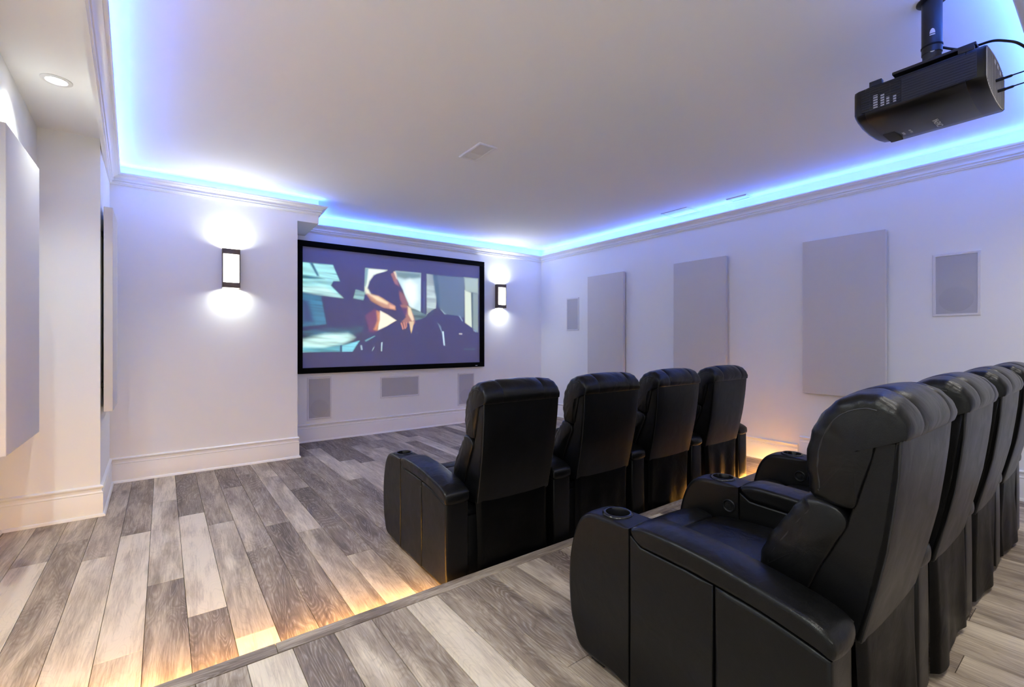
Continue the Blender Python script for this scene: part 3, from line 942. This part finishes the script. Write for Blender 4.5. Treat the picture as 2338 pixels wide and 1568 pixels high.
# ------------------------------------------------------------------ ceiling registers and hatch
def register(label, x0, x1, y0, y1, zc, nslat, blank):
    v = empty('ceiling_vent', ((x0 + x1) / 2, (y0 + y1) / 2, zc), label, 'vent', 'air vents in the tray ceiling')
    W, L = (x1 - x0) / 2, (y1 - y0) / 2
    f = 0.022
    bm = bmesh.new()
    ring = []
    for ins, d in ((0, 0.0), (0.0, -0.006), (0.006, -0.012), (f, -0.009), (f, -0.001)):
        ring.append([bm.verts.new((sx * (W - ins), sy * (L - ins), d)) for sx, sy in ((-1, -1), (1, -1), (1, 1), (-1, 1))])
    for A, B in zip(ring[:-1], ring[1:]):
        for i in range(4):
            bm.faces.new((A[i], A[(i + 1) % 4], B[(i + 1) % 4], B[i]))
    from_bm('frame', bm, M['vent'], v)
    box('duct_opening', -W + f, W - f, -L + f, L - f, -0.0016, -0.0006, M['vent_dark'], v)
    a0, a1 = -L + f, L - f
    span = (a1 - a0)
    m = a0 + span * blank
    # blanking half then angled slats
    box('damper_plate', -W + f, W - f, m, a1, -0.005, -0.003, M['vent'], v)
    for i in range(nslat):
        y = a0 + (m - a0) * (i + 0.5) / nslat
        hw = (m - a0) / nslat * 0.34
        bm = bmesh.new()
        q = [bm.verts.new(p) for p in ((-W + f, y - hw, -0.0022), (W - f, y - hw, -0.0022), (W - f, y + hw, -0.0062), (-W + f, y + hw, -0.0062))]
        q2 = [bm.verts.new((p.co.x, p.co.y, p.co.z + 0.0008)) for p in q]
        bm.faces.new(q); bm.faces.new(q2[::-1])
        for k in range(4):
            bm.faces.new((q[k], q2[k], q2[(k + 1) % 4], q[(k + 1) % 4]))
        from_bm('slat', bm, M['vent'], v)
    return v
register('white ceiling vent near the middle of the tray ceiling', 1.988, 2.168, 3.197, 3.552, ZC, 9, 0.62)
register('small ceiling vent in the blue cove light near the right wall', 5.145, 5.295, 2.555, 2.79, ZC, 7, 0.55)
h = empty('access_hatch', (5.21, 3.43, ZC), 'square flush ceiling hatch with a thin white edge, near the right wall', 'hatch')
bm = bmesh.new()
for (a0, a1, b0, b1) in ((-0.16, 0.13, -0.19, -0.178), (-0.16, 0.13, 0.178, 0.19), (-0.16, -0.148, -0.178, 0.178), (0.118, 0.13, -0.178, 0.178)):
    bm_box(bm, a0, a1, b0, b1, -0.007, -0.0002, 0.001, 1)
from_bm('frame', bm, M['vent'], h)
box('hatch_door', -0.144, 0.114, -0.174, 0.174, -0.004, -0.0004, M['ceil'], h)

# ------------------------------------------------------------------ recliners
PITCH, AW = 0.764, 0.148
LE, LS, LK = M['leather'], M['leather_soft'], M['leather_skirt']

# arm pieces (built once, meshes shared)
front_prof = crspline([(0.622, 0.03, .1), (0.622, 0.03, .1), (0.66, 0.03, .5), (0.71, 0.03, 1), (0.78, 0.03, 1), (0.85, 0.034, 1), (0.886, 0.056, 1), (0.906, 0.10, 1), (0.926, 0.16, 1), (0.936, 0.27, 1), (0.932, 0.37, 1),
                       (0.914, 0.46, 1), (0.890, 0.525, 1), (0.855, 0.572, 1), (0.81, 0.592, 1), (0.73, 0.598, 1), (0.68, 0.598, .8), (0.645, 0.597, .4), (0.622, 0.596, .1), (0.622, 0.596, .1),
                       (0.622, 0.50, .1), (0.622, 0.35, .1), (0.622, 0.20, .1)], 4)
pad_low = [(0.0, 0.480), (0.04, 0.492), (0.10, 0.507), (0.19, 0.522), (0.30, 0.534), (0.40, 0.542), (0.53, 0.546), (0.575, 0.549), (0.612, 0.575)]
pad_top = [(0.616, 0.598), (0.585, 0.611), (0.53, 0.616), (0.40, 0.612), (0.30, 0.603), (0.19, 0.587), (0.10, 0.571), (0.04, 0.556), (0.004, 0.536), (-0.006, 0.51)]
def below_pad(y0, y1, n=8):
    ys = np.linspace(y0, y1, n)
    xs = [p[0] for p in pad_low]; zs = [p[1] for p in pad_low]
    return [(y, float(np.interp(y, xs, zs)) - 0.003) for y in ys]
mid_prof = [(0.309, 0.03, .3), (0.46, 0.03, 1), (0.619, 0.03, .3), (0.619, 0.30, .5)] + [(y, z, 1.0 if 0.33 < y < 0.60 else 0.4) for y, z in below_pad(0.309, 0.619)[::-1]] + [(0.309, 0.30, .5)]
rear_prof = [(0.0, 0.03), (0.306, 0.03), (0.306, 0.30)] + below_pad(0.002, 0.306)[::-1] + [(0.0, 0.30)]
pad_prof = crspline([(y, z) for y, z in pad_low + pad_top], 3)

ARM = {}
def flat_ends(me):
    """the two broad side faces stay flat; only the rounded rims are shaded smooth"""
    for p in me.polygons:
        if abs(p.normal.x) > 0.9995:
            p.use_smooth = False
def arm_parts():
    bm = bmesh.new()
    bm_upholster(bm, front_prof, 0.0, AW, 0.017, puff=0.003, nr=4, nm=3)
    ob = from_bm('arm_front', bm, LE, None, smooth=50)
    # drill the cup hole
    cb = bmesh.new()
    bm_lathe(cb, [(0.0, -0.085), (0.047, -0.085), (0.047, 0.08), (0.0, 0.08)], (AW / 2, 0.735, 0.585), 'z', 40)
    cut = from_bm('cutter', cb)
    md = ob.modifiers.new('hole', 'BOOLEAN'); md.operation = 'DIFFERENCE'; md.object = cut; md.solver = 'FAST' if 'FAST' in md.bl_rna.properties['solver'].enum_items.keys() else 'FLOAT'
    dg = bpy.context.evaluated_depsgraph_get()
    me = bpy.data.meshes.new_from_object(ob.evaluated_get(dg))
    me.name = 'arm_front'
    bpy.data.objects.remove(cut)
    bpy.data.objects.remove(ob)
    me.shade_smooth()
    try:
        me.set_sharp_from_angle(angle=math.radians(50))
    except Exception:
        pass
    me.materials.clear(); me.materials.append(LE)
    flat_ends(me)
    ARM['arm_front'] = me

    def keep(name, bm, mat, ang=50):
        o = from_bm(name, bm, mat, None, smooth=ang)
        if name in ('arm_side_panel', 'arm_rear_panel'):
            flat_ends(o.data)
        ARM[name] = o.data
        bpy.data.objects.remove(o)
    bm = bmesh.new(); bm_upholster(bm, mid_prof, 0.003, AW - 0.003, 0.008, puff=0.002, nr=3, nm=3); keep('arm_side_panel', bm, LE)
    bm = bmesh.new(); bm_upholster(bm, rear_prof, 0.003, AW - 0.003, 0.014, puff=0.002, nr=3, nm=3); keep('arm_rear_panel', bm, LE)
    bm = bmesh.new(); bm_upholster(bm, pad_prof, -0.003, AW + 0.003, 0.016, puff=0.006, nr=5, nm=4); keep('arm_pad', bm, LS)
    # piping along both upper edges of the pad
    for x, nm in ((0.003, 'arm_piping'), (AW - 0.003, 'arm_piping_inner')):
        bm = bmesh.new()
        bm_tube(bm, [(x, y - 0.004, z - 0.010) for y, z in [tuple(p) for p in crspline([p for p in pad_top[1:-1]], 4, False)]], 0.0024, 6)
        keep(nm, bm, M['stitch'])
    bm = bmesh.new()
    bm_lathe(bm, [(0.0, -0.075), (0.040, -0.075), (0.0425, -0.06), (0.0435, 0.010), (0.046, 0.0155), (0.052, 0.0165), (0.057, 0.014), (0.059, 0.009)], (AW / 2, 0.735, 0.590), 'z', 40)
    keep('cup_holder', bm, M['cup'])
    for yy, nm in ((0.07, 'arm_foot'), (0.80, 'arm_foot_front')):
        bm = bmesh.new()
        bm_box(bm, 0.03, AW - 0.03, yy - 0.035, yy + 0.035, 0.0, 0.034, 0.004, 1)
        keep(nm, bm, M['black_plastic'])
    bm = bmesh.new()
    bm_lathe(bm, [(0.030, 0.002), (0.030, -0.004), (0.026, -0.007), (0.022, -0.005), (0.021, -0.002), (0.012, -0.002), (0.011, -0.006), (0.0, -0.007)], (0.0, 0.665, 0.500), 'x', 28)
    keep('recline_button', bm, M['black_plastic'])
arm_parts()

def make_arm(parent, x, button):
    a_ = link('armrest', ARM['arm_front'], parent=parent, loc=(x, 0, 0))
    for nm, key in (('arm_side_panel',) * 2, ('arm_side_panel', 'arm_rear_panel'), ('arm_pad',) * 2, ('piping', 'arm_piping'), ('piping', 'arm_piping_inner'), ('cup_holder',) * 2, ('arm_foot',) * 2, ('arm_foot', 'arm_foot_front')):
        link(nm, ARM[key], parent=a_)
    if button:
        link('recline_button', ARM['recline_button'], parent=a_)
    return a_

XC = AW / 2 + PITCH / 2          # seat centre
HALF = 0.268
SEATM = {}
def seat_parts():
    def keep(name, o):
        SEATM[name] = o.data
        bpy.data.objects.remove(o)
    wz = lambda z: 0.957 + 0.043 * min(1, max(0, (z - 0.46) / 0.55))
    shell = [(0.0, 0.445), (-0.032, 0.608), (-0.053, 0.72), (-0.068, 0.838), (-0.077, 0.924), (-0.083, 1.006), (-0.034, 1.008), (-0.027, 0.98), (-0.016, 0.931),
             (0.004, 0.856), (0.028, 0.777), (0.059, 0.705), (0.10, 0.62), (0.15, 0.50), (0.13, 0.43)]
    keep('back_shell', upholster('back_shell', shell, XC - HALF, XC + HALF, 0.008, LE, None, nr=3, nm=2, xscale=wz))
    pn = [(-0.004, 0.452), (-0.038, 0.608), (-0.060, 0.72), (-0.075, 0.838), (-0.084, 0.924), (-0.090, 1.011), (-0.074, 1.011), (-0.066, 0.92), (-0.057, 0.838), (-0.042, 0.72), (-0.020, 0.608), (0.014, 0.452)]
    keep('back_panel', upholster('back_panel', pn, XC - HALF - 0.002, XC + HALF + 0.002, 0.008, LE, None, puff=0.004, nr=3, nm=6, xscale=wz))
    for s in (-1, 1):
        bm = bmesh.new()
        pts = [(XC + s * (HALF - 0.001) * wz(z), y + 0.004, z) for y, z in [tuple(p) for p in crspline(pn[:6], 4, False)]]
        bm_tube(bm, pts, 0.0032, 6)
        keep('back_piping_%d' % s, from_bm('back_piping', bm, M['stitch'], None, smooth=True))
    bm = bmesh.new()
    bm_tube(bm, [(XC - HALF + 0.004, -0.088, 1.013), (XC + HALF - 0.004, -0.088, 1.013)], 0.0035, 6)
    keep('back_piping_0', from_bm('back_piping', bm, M['stitch'], None, smooth=True))
    hd = crspline([(0.122, 0.815, .9), (0.134, 0.86, 1), (0.138, 0.915, 1), (0.131, 0.975, 1), (0.112, 1.03, 1), (0.082, 1.078, 1), (0.040, 1.110, 1), (-0.012, 1.126, 1), (-0.055, 1.115, .9),
                   (-0.090, 1.086, .6), (-0.106, 1.048, .3), (-0.100, 1.016, .1), (-0.088, 1.010, .1), (-0.042, 1.003, .1), (-0.028, 0.95, .1), (-0.013, 0.90, .1), (-0.001, 0.856, .1), (0.014, 0.808, .15), (0.07, 0.800, .6)], 4)
    keep('headrest', upholster('headrest', hd, XC - HALF - 0.003, XC + HALF + 0.003, 0.040, LS, None, puff=0.012, nr=6, nm=8, grooves=(0.23, 0.77), gdepth=0.009, wob=0.0028, seed=3, bulge=0.012))
    lb = crspline([(0.258, 0.545, .8), (0.268, 0.585, 1), (0.246, 0.645, 1), (0.214, 0.70, 1), (0.178, 0.755, 1), (0.148, 0.797, 1), (0.122, 0.818, .8), (0.06, 0.812, .4), (0.026, 0.770, .1), (0.052, 0.705, .1), (0.092, 0.62, .1),
                   (0.124, 0.54, .1), (0.165, 0.487, .3), (0.235, 0.50, .6)], 4)
    keep('lumbar_cushion', upholster('lumbar_cushion', lb, XC - HALF - 0.004, XC + HALF + 0.004, 0.036, LS, None, puff=0.010, nr=6, nm=8, grooves=(0.23, 0.77), gdepth=0.007, wob=0.0025, seed=9, bulge=0.012))
    # side seams of the two cushions
    for s in (-1, 1):
        for pr, r_, rng, nm in ((hd, 0.040, range(0, 33), 'head'), (lb, 0.036, range(4, 25), 'lumbar')):
            bm = bmesh.new()
            P_, N_2 = normals2d(pr)
            W_ = [p[2] for p in pr]
            bm_tube(bm, [(XC + s * (HALF + 0.0015), *(P_[i] - N_2[i] * r_ * W_[i])) for i in rng], 0.0028, 6)
            keep('%s_piping_%d' % (nm, s), from_bm('piping', bm, M['stitch'], None, smooth=True))
    st = crspline([(0.10, 0.36, .3), (0.10, 0.43, .5), (0.20, 0.462, 1), (0.40, 0.470, 1), (0.58, 0.464, 1), (0.68, 0.452, 1), (0.724, 0.432, 1), (0.730, 0.39, .6), (0.70, 0.36, .3)], 4)
    keep('seat_cushion', upholster('seat_cushion', st, AW + 0.004, PITCH - 0.004, 0.03, LS, None, puff=0.010, nr=5, nm=8))
    ft = crspline([(0.733, 0.42, .8), (0.760, 0.446, 1), (0.81, 0.450, 1), (0.865, 0.436, 1), (0.905, 0.398, 1), (0.918, 0.30, 1), (0.914, 0.16, 1), (0.895, 0.085, 1), (0.85, 0.065, .6), (0.80, 0.08, .3), (0.76, 0.30, .2)], 4)
    keep('footrest', upholster('footrest', ft, AW + 0.006, PITCH - 0.006, 0.025, LS, None, puff=0.008, nr=5, nm=8))
    # base under the seat
    bm = bmesh.new()
    bm_box(bm, AW + 0.012, PITCH - 0.012, 0.05, 0.80, 0.035, 0.37, 0.01, 2)
    keep('base_frame', from_bm('base_frame', bm, M['black_plastic'], None, smooth=40))
    for xx, nm in ((AW + 0.05, 'base_rail_a'), (PITCH - 0.05, 'base_rail_b')):
        bm = bmesh.new()
        bm_box(bm, xx - 0.02, xx + 0.02, 0.06, 0.74, 0.0, 0.04, 0.004, 1)
        keep(nm, from_bm('base_rail', bm, M['black_plastic'], None, smooth=40))
seat_parts()

def skirt_mesh(seed):
    """loose leather drop under the back panel, hanging in a few folds"""
    rnd = random.Random(seed)
    bm = bmesh.new()
    nx, nz = 44, 20
    f = [(rnd.uniform(1.6, 2.8), rnd.uniform(0, 6.28), rnd.uniform(0.7, 1.1)), (rnd.uniform(4.2, 6.5), rnd.uniform(0, 6.28), rnd.uniform(0.25, .5))]
    lean = rnd.uniform(-0.22, 0.22)
    g = []
    for j in range(nz + 1):
        t = j / nz
        z = 0.458 - t * 0.428
        row = []
        for i in range(nx + 1):
            s = i / nx
            x = XC + (s - 0.5) * 0.520 * (1.0 - 0.02 * math.sin(PI * t))
            amp = 0.013 * min(1, t * 1.6)
            y = -0.006 - 0.004 * t + amp * sum(a_ * math.sin(w_ * s * 3.0 + p_ + lean * 8 * t) for w_, p_, a_ in f) * 0.75
            y += 0.03 * max(0, abs(s - 0.5) * 2 - 0.9) * 10 * 0.6
            row.append(bm.verts.new((x, y, z)))
        g.append(row)
    for j in range(nz):
        for i in range(nx):
            bm.faces.new((g[j][i], g[j][i + 1], g[j + 1][i + 1], g[j + 1][i]))
    bmesh.ops.solidify(bm, geom=bm.faces[:], thickness=0.004)
    o = from_bm('back_skirt', bm, LK, None, smooth=True)
    me = o.data
    bpy.data.objects.remove(o)
    return me

def recliner(loc, first, label, group, seed):
    r = empty('theater_recliner', loc, label, 'recliner', group)
    if first:
        make_arm(r, 0.0, False)
    make_arm(r, PITCH, True)
    own = {}
    for nm in ('back_shell', 'back_panel', 'headrest', 'lumbar_cushion', 'seat_cushion', 'footrest', 'base_frame'):
        own[nm] = link(nm, SEATM[nm], parent=r)
    for key, par in (('back_piping_-1', 'back_panel'), ('back_piping_0', 'back_panel'), ('back_piping_1', 'back_panel'), ('head_piping_-1', 'headrest'), ('head_piping_1', 'headrest'),
                     ('lumbar_piping_-1', 'lumbar_cushion'), ('lumbar_piping_1', 'lumbar_cushion')):
        link('piping', SEATM[key], parent=own[par])
    for key in ('base_rail_a', 'base_rail_b'):
        link('base_rail', SEATM[key], parent=own['base_frame'])
    link('back_skirt', skirt_mesh(seed), parent=r)
    return r

lab1 = ['black leather recliner at the left end of the front row, amber light on its side',
        'second black leather recliner from the left in the front row, on the lower floor',
        'third black leather recliner from the left in the front row, back tinged brown',
        'black leather recliner at the right end of the front row, amber-lit back and skirt']
lab2 = ['large black leather recliner nearest the camera, left end of the platform row',
        'second black leather recliner in the platform row, just right of the nearest one',
        'third black leather recliner in the platform row, seen from behind at far right',
        'last black leather recliner of the platform row, cut by the right picture edge']
for i in range(4):
    recliner((1.113 + PITCH * i, 2.136, 0.0), i == 0, lab1[i], 'front row of black leather recliners', 40 + i)
for i in range(4):
    recliner((1.274 + PITCH * i, 0.425, PH), i == 0, lab2[i], 'platform row of black leather recliners', 60 + i)

# ------------------------------------------------------------------ projector on its ceiling pole
PX, PY = 2.95, 0.566
mt = empty('projector_mount', (PX, PY, ZC), 'black ceiling pole with a flat plate that carries the projector', 'projector mount')
lathe('ceiling_flange', [(0.0, 0.0), (0.058, 0.0), (0.058, -0.006), (0.042, -0.010), (0.0, -0.010)], (0, 0, 0), M['pole'], mt)
lathe('pole', [(0.0385, -0.008), (0.0385, -0.262), (0.0, -0.262)], (0, 0, 0), M['pole'], mt)
lathe('pole_sleeve', [(0.0, -0.225), (0.0352, -0.225), (0.0352, -0.298), (0.030, -0.306), (0.0, -0.306)], (0, 0, 0), M['pole'], mt)
lathe('collar', [(0.0385, -0.222), (0.0410, -0.224), (0.0410, -0.230), (0.0385, -0.232)], (0, 0, 0), M['black_plastic'], mt)
box('mounting_plate', -0.055, 0.10, -0.16, 0.14, -0.318, -0.304, M['pole'], mt, 0.002, 1)
box('cable_clip', 0.030, 0.043, -0.030, -0.012, -0.205, -0.150, M['pole'], mt, 0.002, 1)
# printed marks on the pole, wrapped on its surface towards the room
def pole_mark(name, z0, z1, half, r, ang, rnd_top):
    bm = bmesh.new()
    nx, nz = 10, 8
    g = []
    for j in range(nz + 1):
        t = j / nz
        z = z0 + (z1 - z0) * t
        k = 1.0
        if rnd_top:
            k = math.sqrt(max(0.0, 1 - (2 * t - 1) ** 2)) if rnd_top == 2 else (math.sqrt(max(0.02, 1 - t * t)))
        g.append([bm.verts.new(((r + 0.0006) * math.cos(ang + (i / nx - 0.5) * 2 * half * k), (r + 0.0006) * math.sin(ang + (i / nx - 0.5) * 2 * half * k), z)) for i in range(nx + 1)])
    for j in range(nz):
        for i in range(nx):
            bm.faces.new((g[j][i], g[j][i + 1], g[j + 1][i + 1], g[j + 1][i]))
    o = from_bm(name, bm, M['white_print'], mt)
    o['label'] = 'small white print on the black pole'
am_ = math.atan2(-PY, -PX) + 0.05
pole_mark('logo_print', -0.178, -0.155, 0.26, 0.0385, am_, 1)
pole_mark('logo_print', -0.187, -0.182, 0.26, 0.0385, am_, 0)
pole_mark('round_sticker', -0.268, -0.250, 0.27, 0.0352, am_, 2)

pj = empty('projector', (2.85, 0.37, 2.50), 'black projector with a grooved vented side, hanging from the ceiling pole', 'projector')
# cross-section (x,z) relative to (2.85, 2.50)
sec = [(0.0, 0.03), (0.0, 0.145), (0.006, 0.163), (0.022, 0.172), (0.10, 0.186), (0.22, 0.200), (0.33, 0.204), (0.42, 0.196), (0.48, 0.176), (0.508, 0.145), (0.512, 0.06), (0.502, 0.026), (0.470, 0.008), (0.38, -0.008),
       (0.25, -0.015), (0.13, -0.010), (0.05, 0.004), (0.012, 0.018)]
def bm_sec(bm, stations):
    rings = []
    cx, cz_ = 0.256, 0.095
    for y, s, dz in stations:
        rings.append([bm.verts.new((cx + (x - cx) * s, y, cz_ + (z - cz_) * s + dz)) for x, z in sec])
    m = len(sec)
    for A, B in zip(rings[:-1], rings[1:]):
        for i in range(m):
            bm.faces.new((A[i], A[(i + 1) % m], B[(i + 1) % m], B[i]))
    bm.faces.new(rings[0][::-1]); bm.faces.new(rings[-1])
bm = bmesh.new(); bm_sec(bm, [(0.0, 0.985, 0), (0.006, 1.0, 0), (0.062, 1.0, 0), (0.0635, 0.994, 0)]); from_bm('rear_cover', bm, M['pj'], pj, smooth=40)
bm = bmesh.new(); bm_sec(bm, [(0.0635, 0.994, 0), (0.065, 1.0, 0), (0.43, 1.0, 0), (0.436, 0.985, 0)]); from_bm('body_shell', bm, M['pj'], pj, smooth=40)
bm = bmesh.new(); bm_sec(bm, [(0.436, 0.972, 0.004), (0.470, 0.955, 0.006), (0.487, 0.90, 0.012), (0.490, 0.86, 0.014)]); from_bm('front_bezel', bm, M['pj'], pj, smooth=40)
lathe('lens', [(0.0, 0.498), (0.045, 0.498), (0.052, 0.494), (0.055, 0.48)], (0.33, 0, 0.10), M['cup'], pj, 'y', 32)
# lens cut-out on the underside at the front
bm = bmesh.new()
bm_box(bm, 0.24, 0.40, 0.372, 0.425, -0.0165, -0.006, 0.004, 2)
from_bm('lens_recess', bm, M['pj_dark'], pj, smooth=40)
# long grooved vent on the left side
box('vent_field', -0.0012, 0.002, 0.028, 0.288, 0.036, 0.150, M['pj_side'], pj)
for i in range(9):
    z = 0.042 + i * 0.0127
    box('vent_groove', -0.0020, 0.001, 0.030, 0.286, z, z + 0.0030, M['pj_dark'], pj)
box('open_vent', -0.0014, 0.002, 0.290, 0.450 - 0.0, 0.040, 0.146, M['pj_dark'], pj)
for i in range(9):
    z = 0.040 + i * 0.0127
    box('vent_bar', -0.0040, 0.001, 0.290, 0.450, z + 0.0, z + 0.0036, M['pj_side'], pj)
for y in (0.33, 0.374, 0.412):
    box('vent_post', -0.0032, 0.001, y, y + 0.003, 0.040, 0.146, M['pj_side'], pj)
for y, wd, z0, z1 in ((0.382, 0.018, 0.046, 0.112), (0.355, 0.015, 0.046, 0.108), (0.335, 0.012, 0.046, 0.084), (0.308, 0.012, 0.046, 0.080)):
    box('fan_blade', -0.0019, 0.001, y, y + wd, z0, z1, M['fan'], pj)
# rear plate with fine ribs, sockets
bm = bmesh.new()
bmv = []
cx, cz_ = 0.256, 0.095
va = [bm.verts.new((cx + (x - cx) * 0.955, -0.0010, cz_ + (z - cz_) * 0.94)) for x, z in sec]
vb = [bm.verts.new((v.co.x, 0.004, v.co.z)) for v in va]
bm.faces.new(va[::-1]); bm.faces.new(vb)
for i in range(len(sec)):
    bm.faces.new((va[i], va[(i + 1) % len(sec)], vb[(i + 1) % len(sec)], vb[i]))
from_bm('rear_plate', bm, M['pj_rear'], pj)
def sec_range(x):
    zs = []
    m = len(sec)
    for i in range(m):
        (xa, za), (xb, zb) = sec[i], sec[(i + 1) % m]
        if (xa - x) * (xb - x) <= 0 and abs(xa - xb) > 1e-9:
            zs.append(za + (zb - za) * (x - xa) / (xb - xa))
    return (min(zs), max(zs)) if zs else None
for i in range(22):
    x = 0.028 + i * 0.0215
    rg = sec_range(x)
    if rg:
        c_ = 0.095
        box('rear_groove', x, x + 0.008, -0.0018, 0.001, c_ + (rg[0] - c_) * 0.90, c_ + (rg[1] - c_) * 0.90, M['pj_dark'], pj)
for (x, z) in ((0.20, 0.165), (0.27, 0.168), (0.34, 0.160)):
    box('socket', x, x + 0.03, -0.003, 0.001, z - 0.012, z + 0.006, M['white_print'], pj)
for (x, z, lab) in ((0.245, 0.085, 0), (0.29, 0.050, 1)):
    pl = tube('cable_plug', [(x, -0.001, z), (x, -0.026, z), (x, -0.028, z), (x, -0.050, z + 0.001), (x, -0.055, z + 0.002)], [0.0075, 0.0075, 0.0060, 0.0060, 0.0035], M['black_plastic'], pj, 12)
# adjustable feet on the top (it hangs upside down)
for (x, y) in ((0.028, 0.065), (0.028, 0.395), (0.40, 0.23)):
    z = 0.172 if x < 0.1 else 0.200
    bm = bmesh.new()
    bm_box(bm, x - 0.016, x + 0.016, y - 0.026, y + 0.026, z - 0.004, z + 0.022, 0.003, 2)
    from_bm('foot', bm, M['pole'], pj, smooth=40)
# underside print
def print_text(body, size, loc, rz, name):
    cu = bpy.data.curves.new(name, 'FONT')
    cu.body = body
    cu.size = size
    cu.align_x = 'CENTER'
    cu.extrude = 0.0004
    o = bpy.data.objects.new(name, cu)
    C.objects.link(o)
    dg = bpy.context.evaluated_depsgraph_get()
    me = bpy.data.meshes.new_from_object(o.evaluated_get(dg))
    bpy.data.objects.remove(o)
    t = link(name, me, M['white_print'], pj, loc=loc)
    t.rotation_euler = (PI, 0, rz)
    return t
print_text('CINEMA', 0.034, (0.300, 0.200, -0.0153), PI, 'underside_print')
print_text('HDMI', 0.016, (0.310, 0.345, -0.0153), PI, 'underside_print')
print_text('FULL HD', 0.014, (0.305, 0.315, -0.0153), PI, 'underside_print')

# cables
cab = tube('power_cable', crspline([(PX + 0.037, PY - 0.03, 2.790), (PX + 0.05, PY - 0.07, 2.765), (PX + 0.06, PY - 0.11, 2.748), (PX + 0.075, PY - 0.15, 2.752), (3.02, 0.37, 2.745), (3.06, 0.335, 2.742), (3.12, 0.30, 2.735), (3.20, 0.262, 2.70), (3.24, 0.238, 2.66)], 6, False), 0.0055, M['black_plastic'], None, 10)
cab['label'] = 'black cable tied to the pole and running over the projector to the right edge'
cab['category'] = 'cable'
for k, (x, z) in enumerate(((0.245, 0.085), (0.29, 0.050))):
    c2 = tube('signal_cable', crspline([(2.85 + x, 0.37 - 0.054, 2.50 + z + 0.002), (2.85 + x + 0.004, 0.295, 2.50 + z + 0.004), (2.85 + x + 0.012, 0.26, 2.50 + z + 0.006), (2.85 + x + 0.02, 0.231, 2.50 + z - 0.01)], 5, False), 0.0032, M['black_plastic'], None, 8)
    c2['label'] = ['upper thin black cable plugged into the back of the projector', 'lower thin black cable plugged into the back of the projector'][k]
    c2['category'] = 'cable'
    c2['group'] = 'cables in the back of the projector'
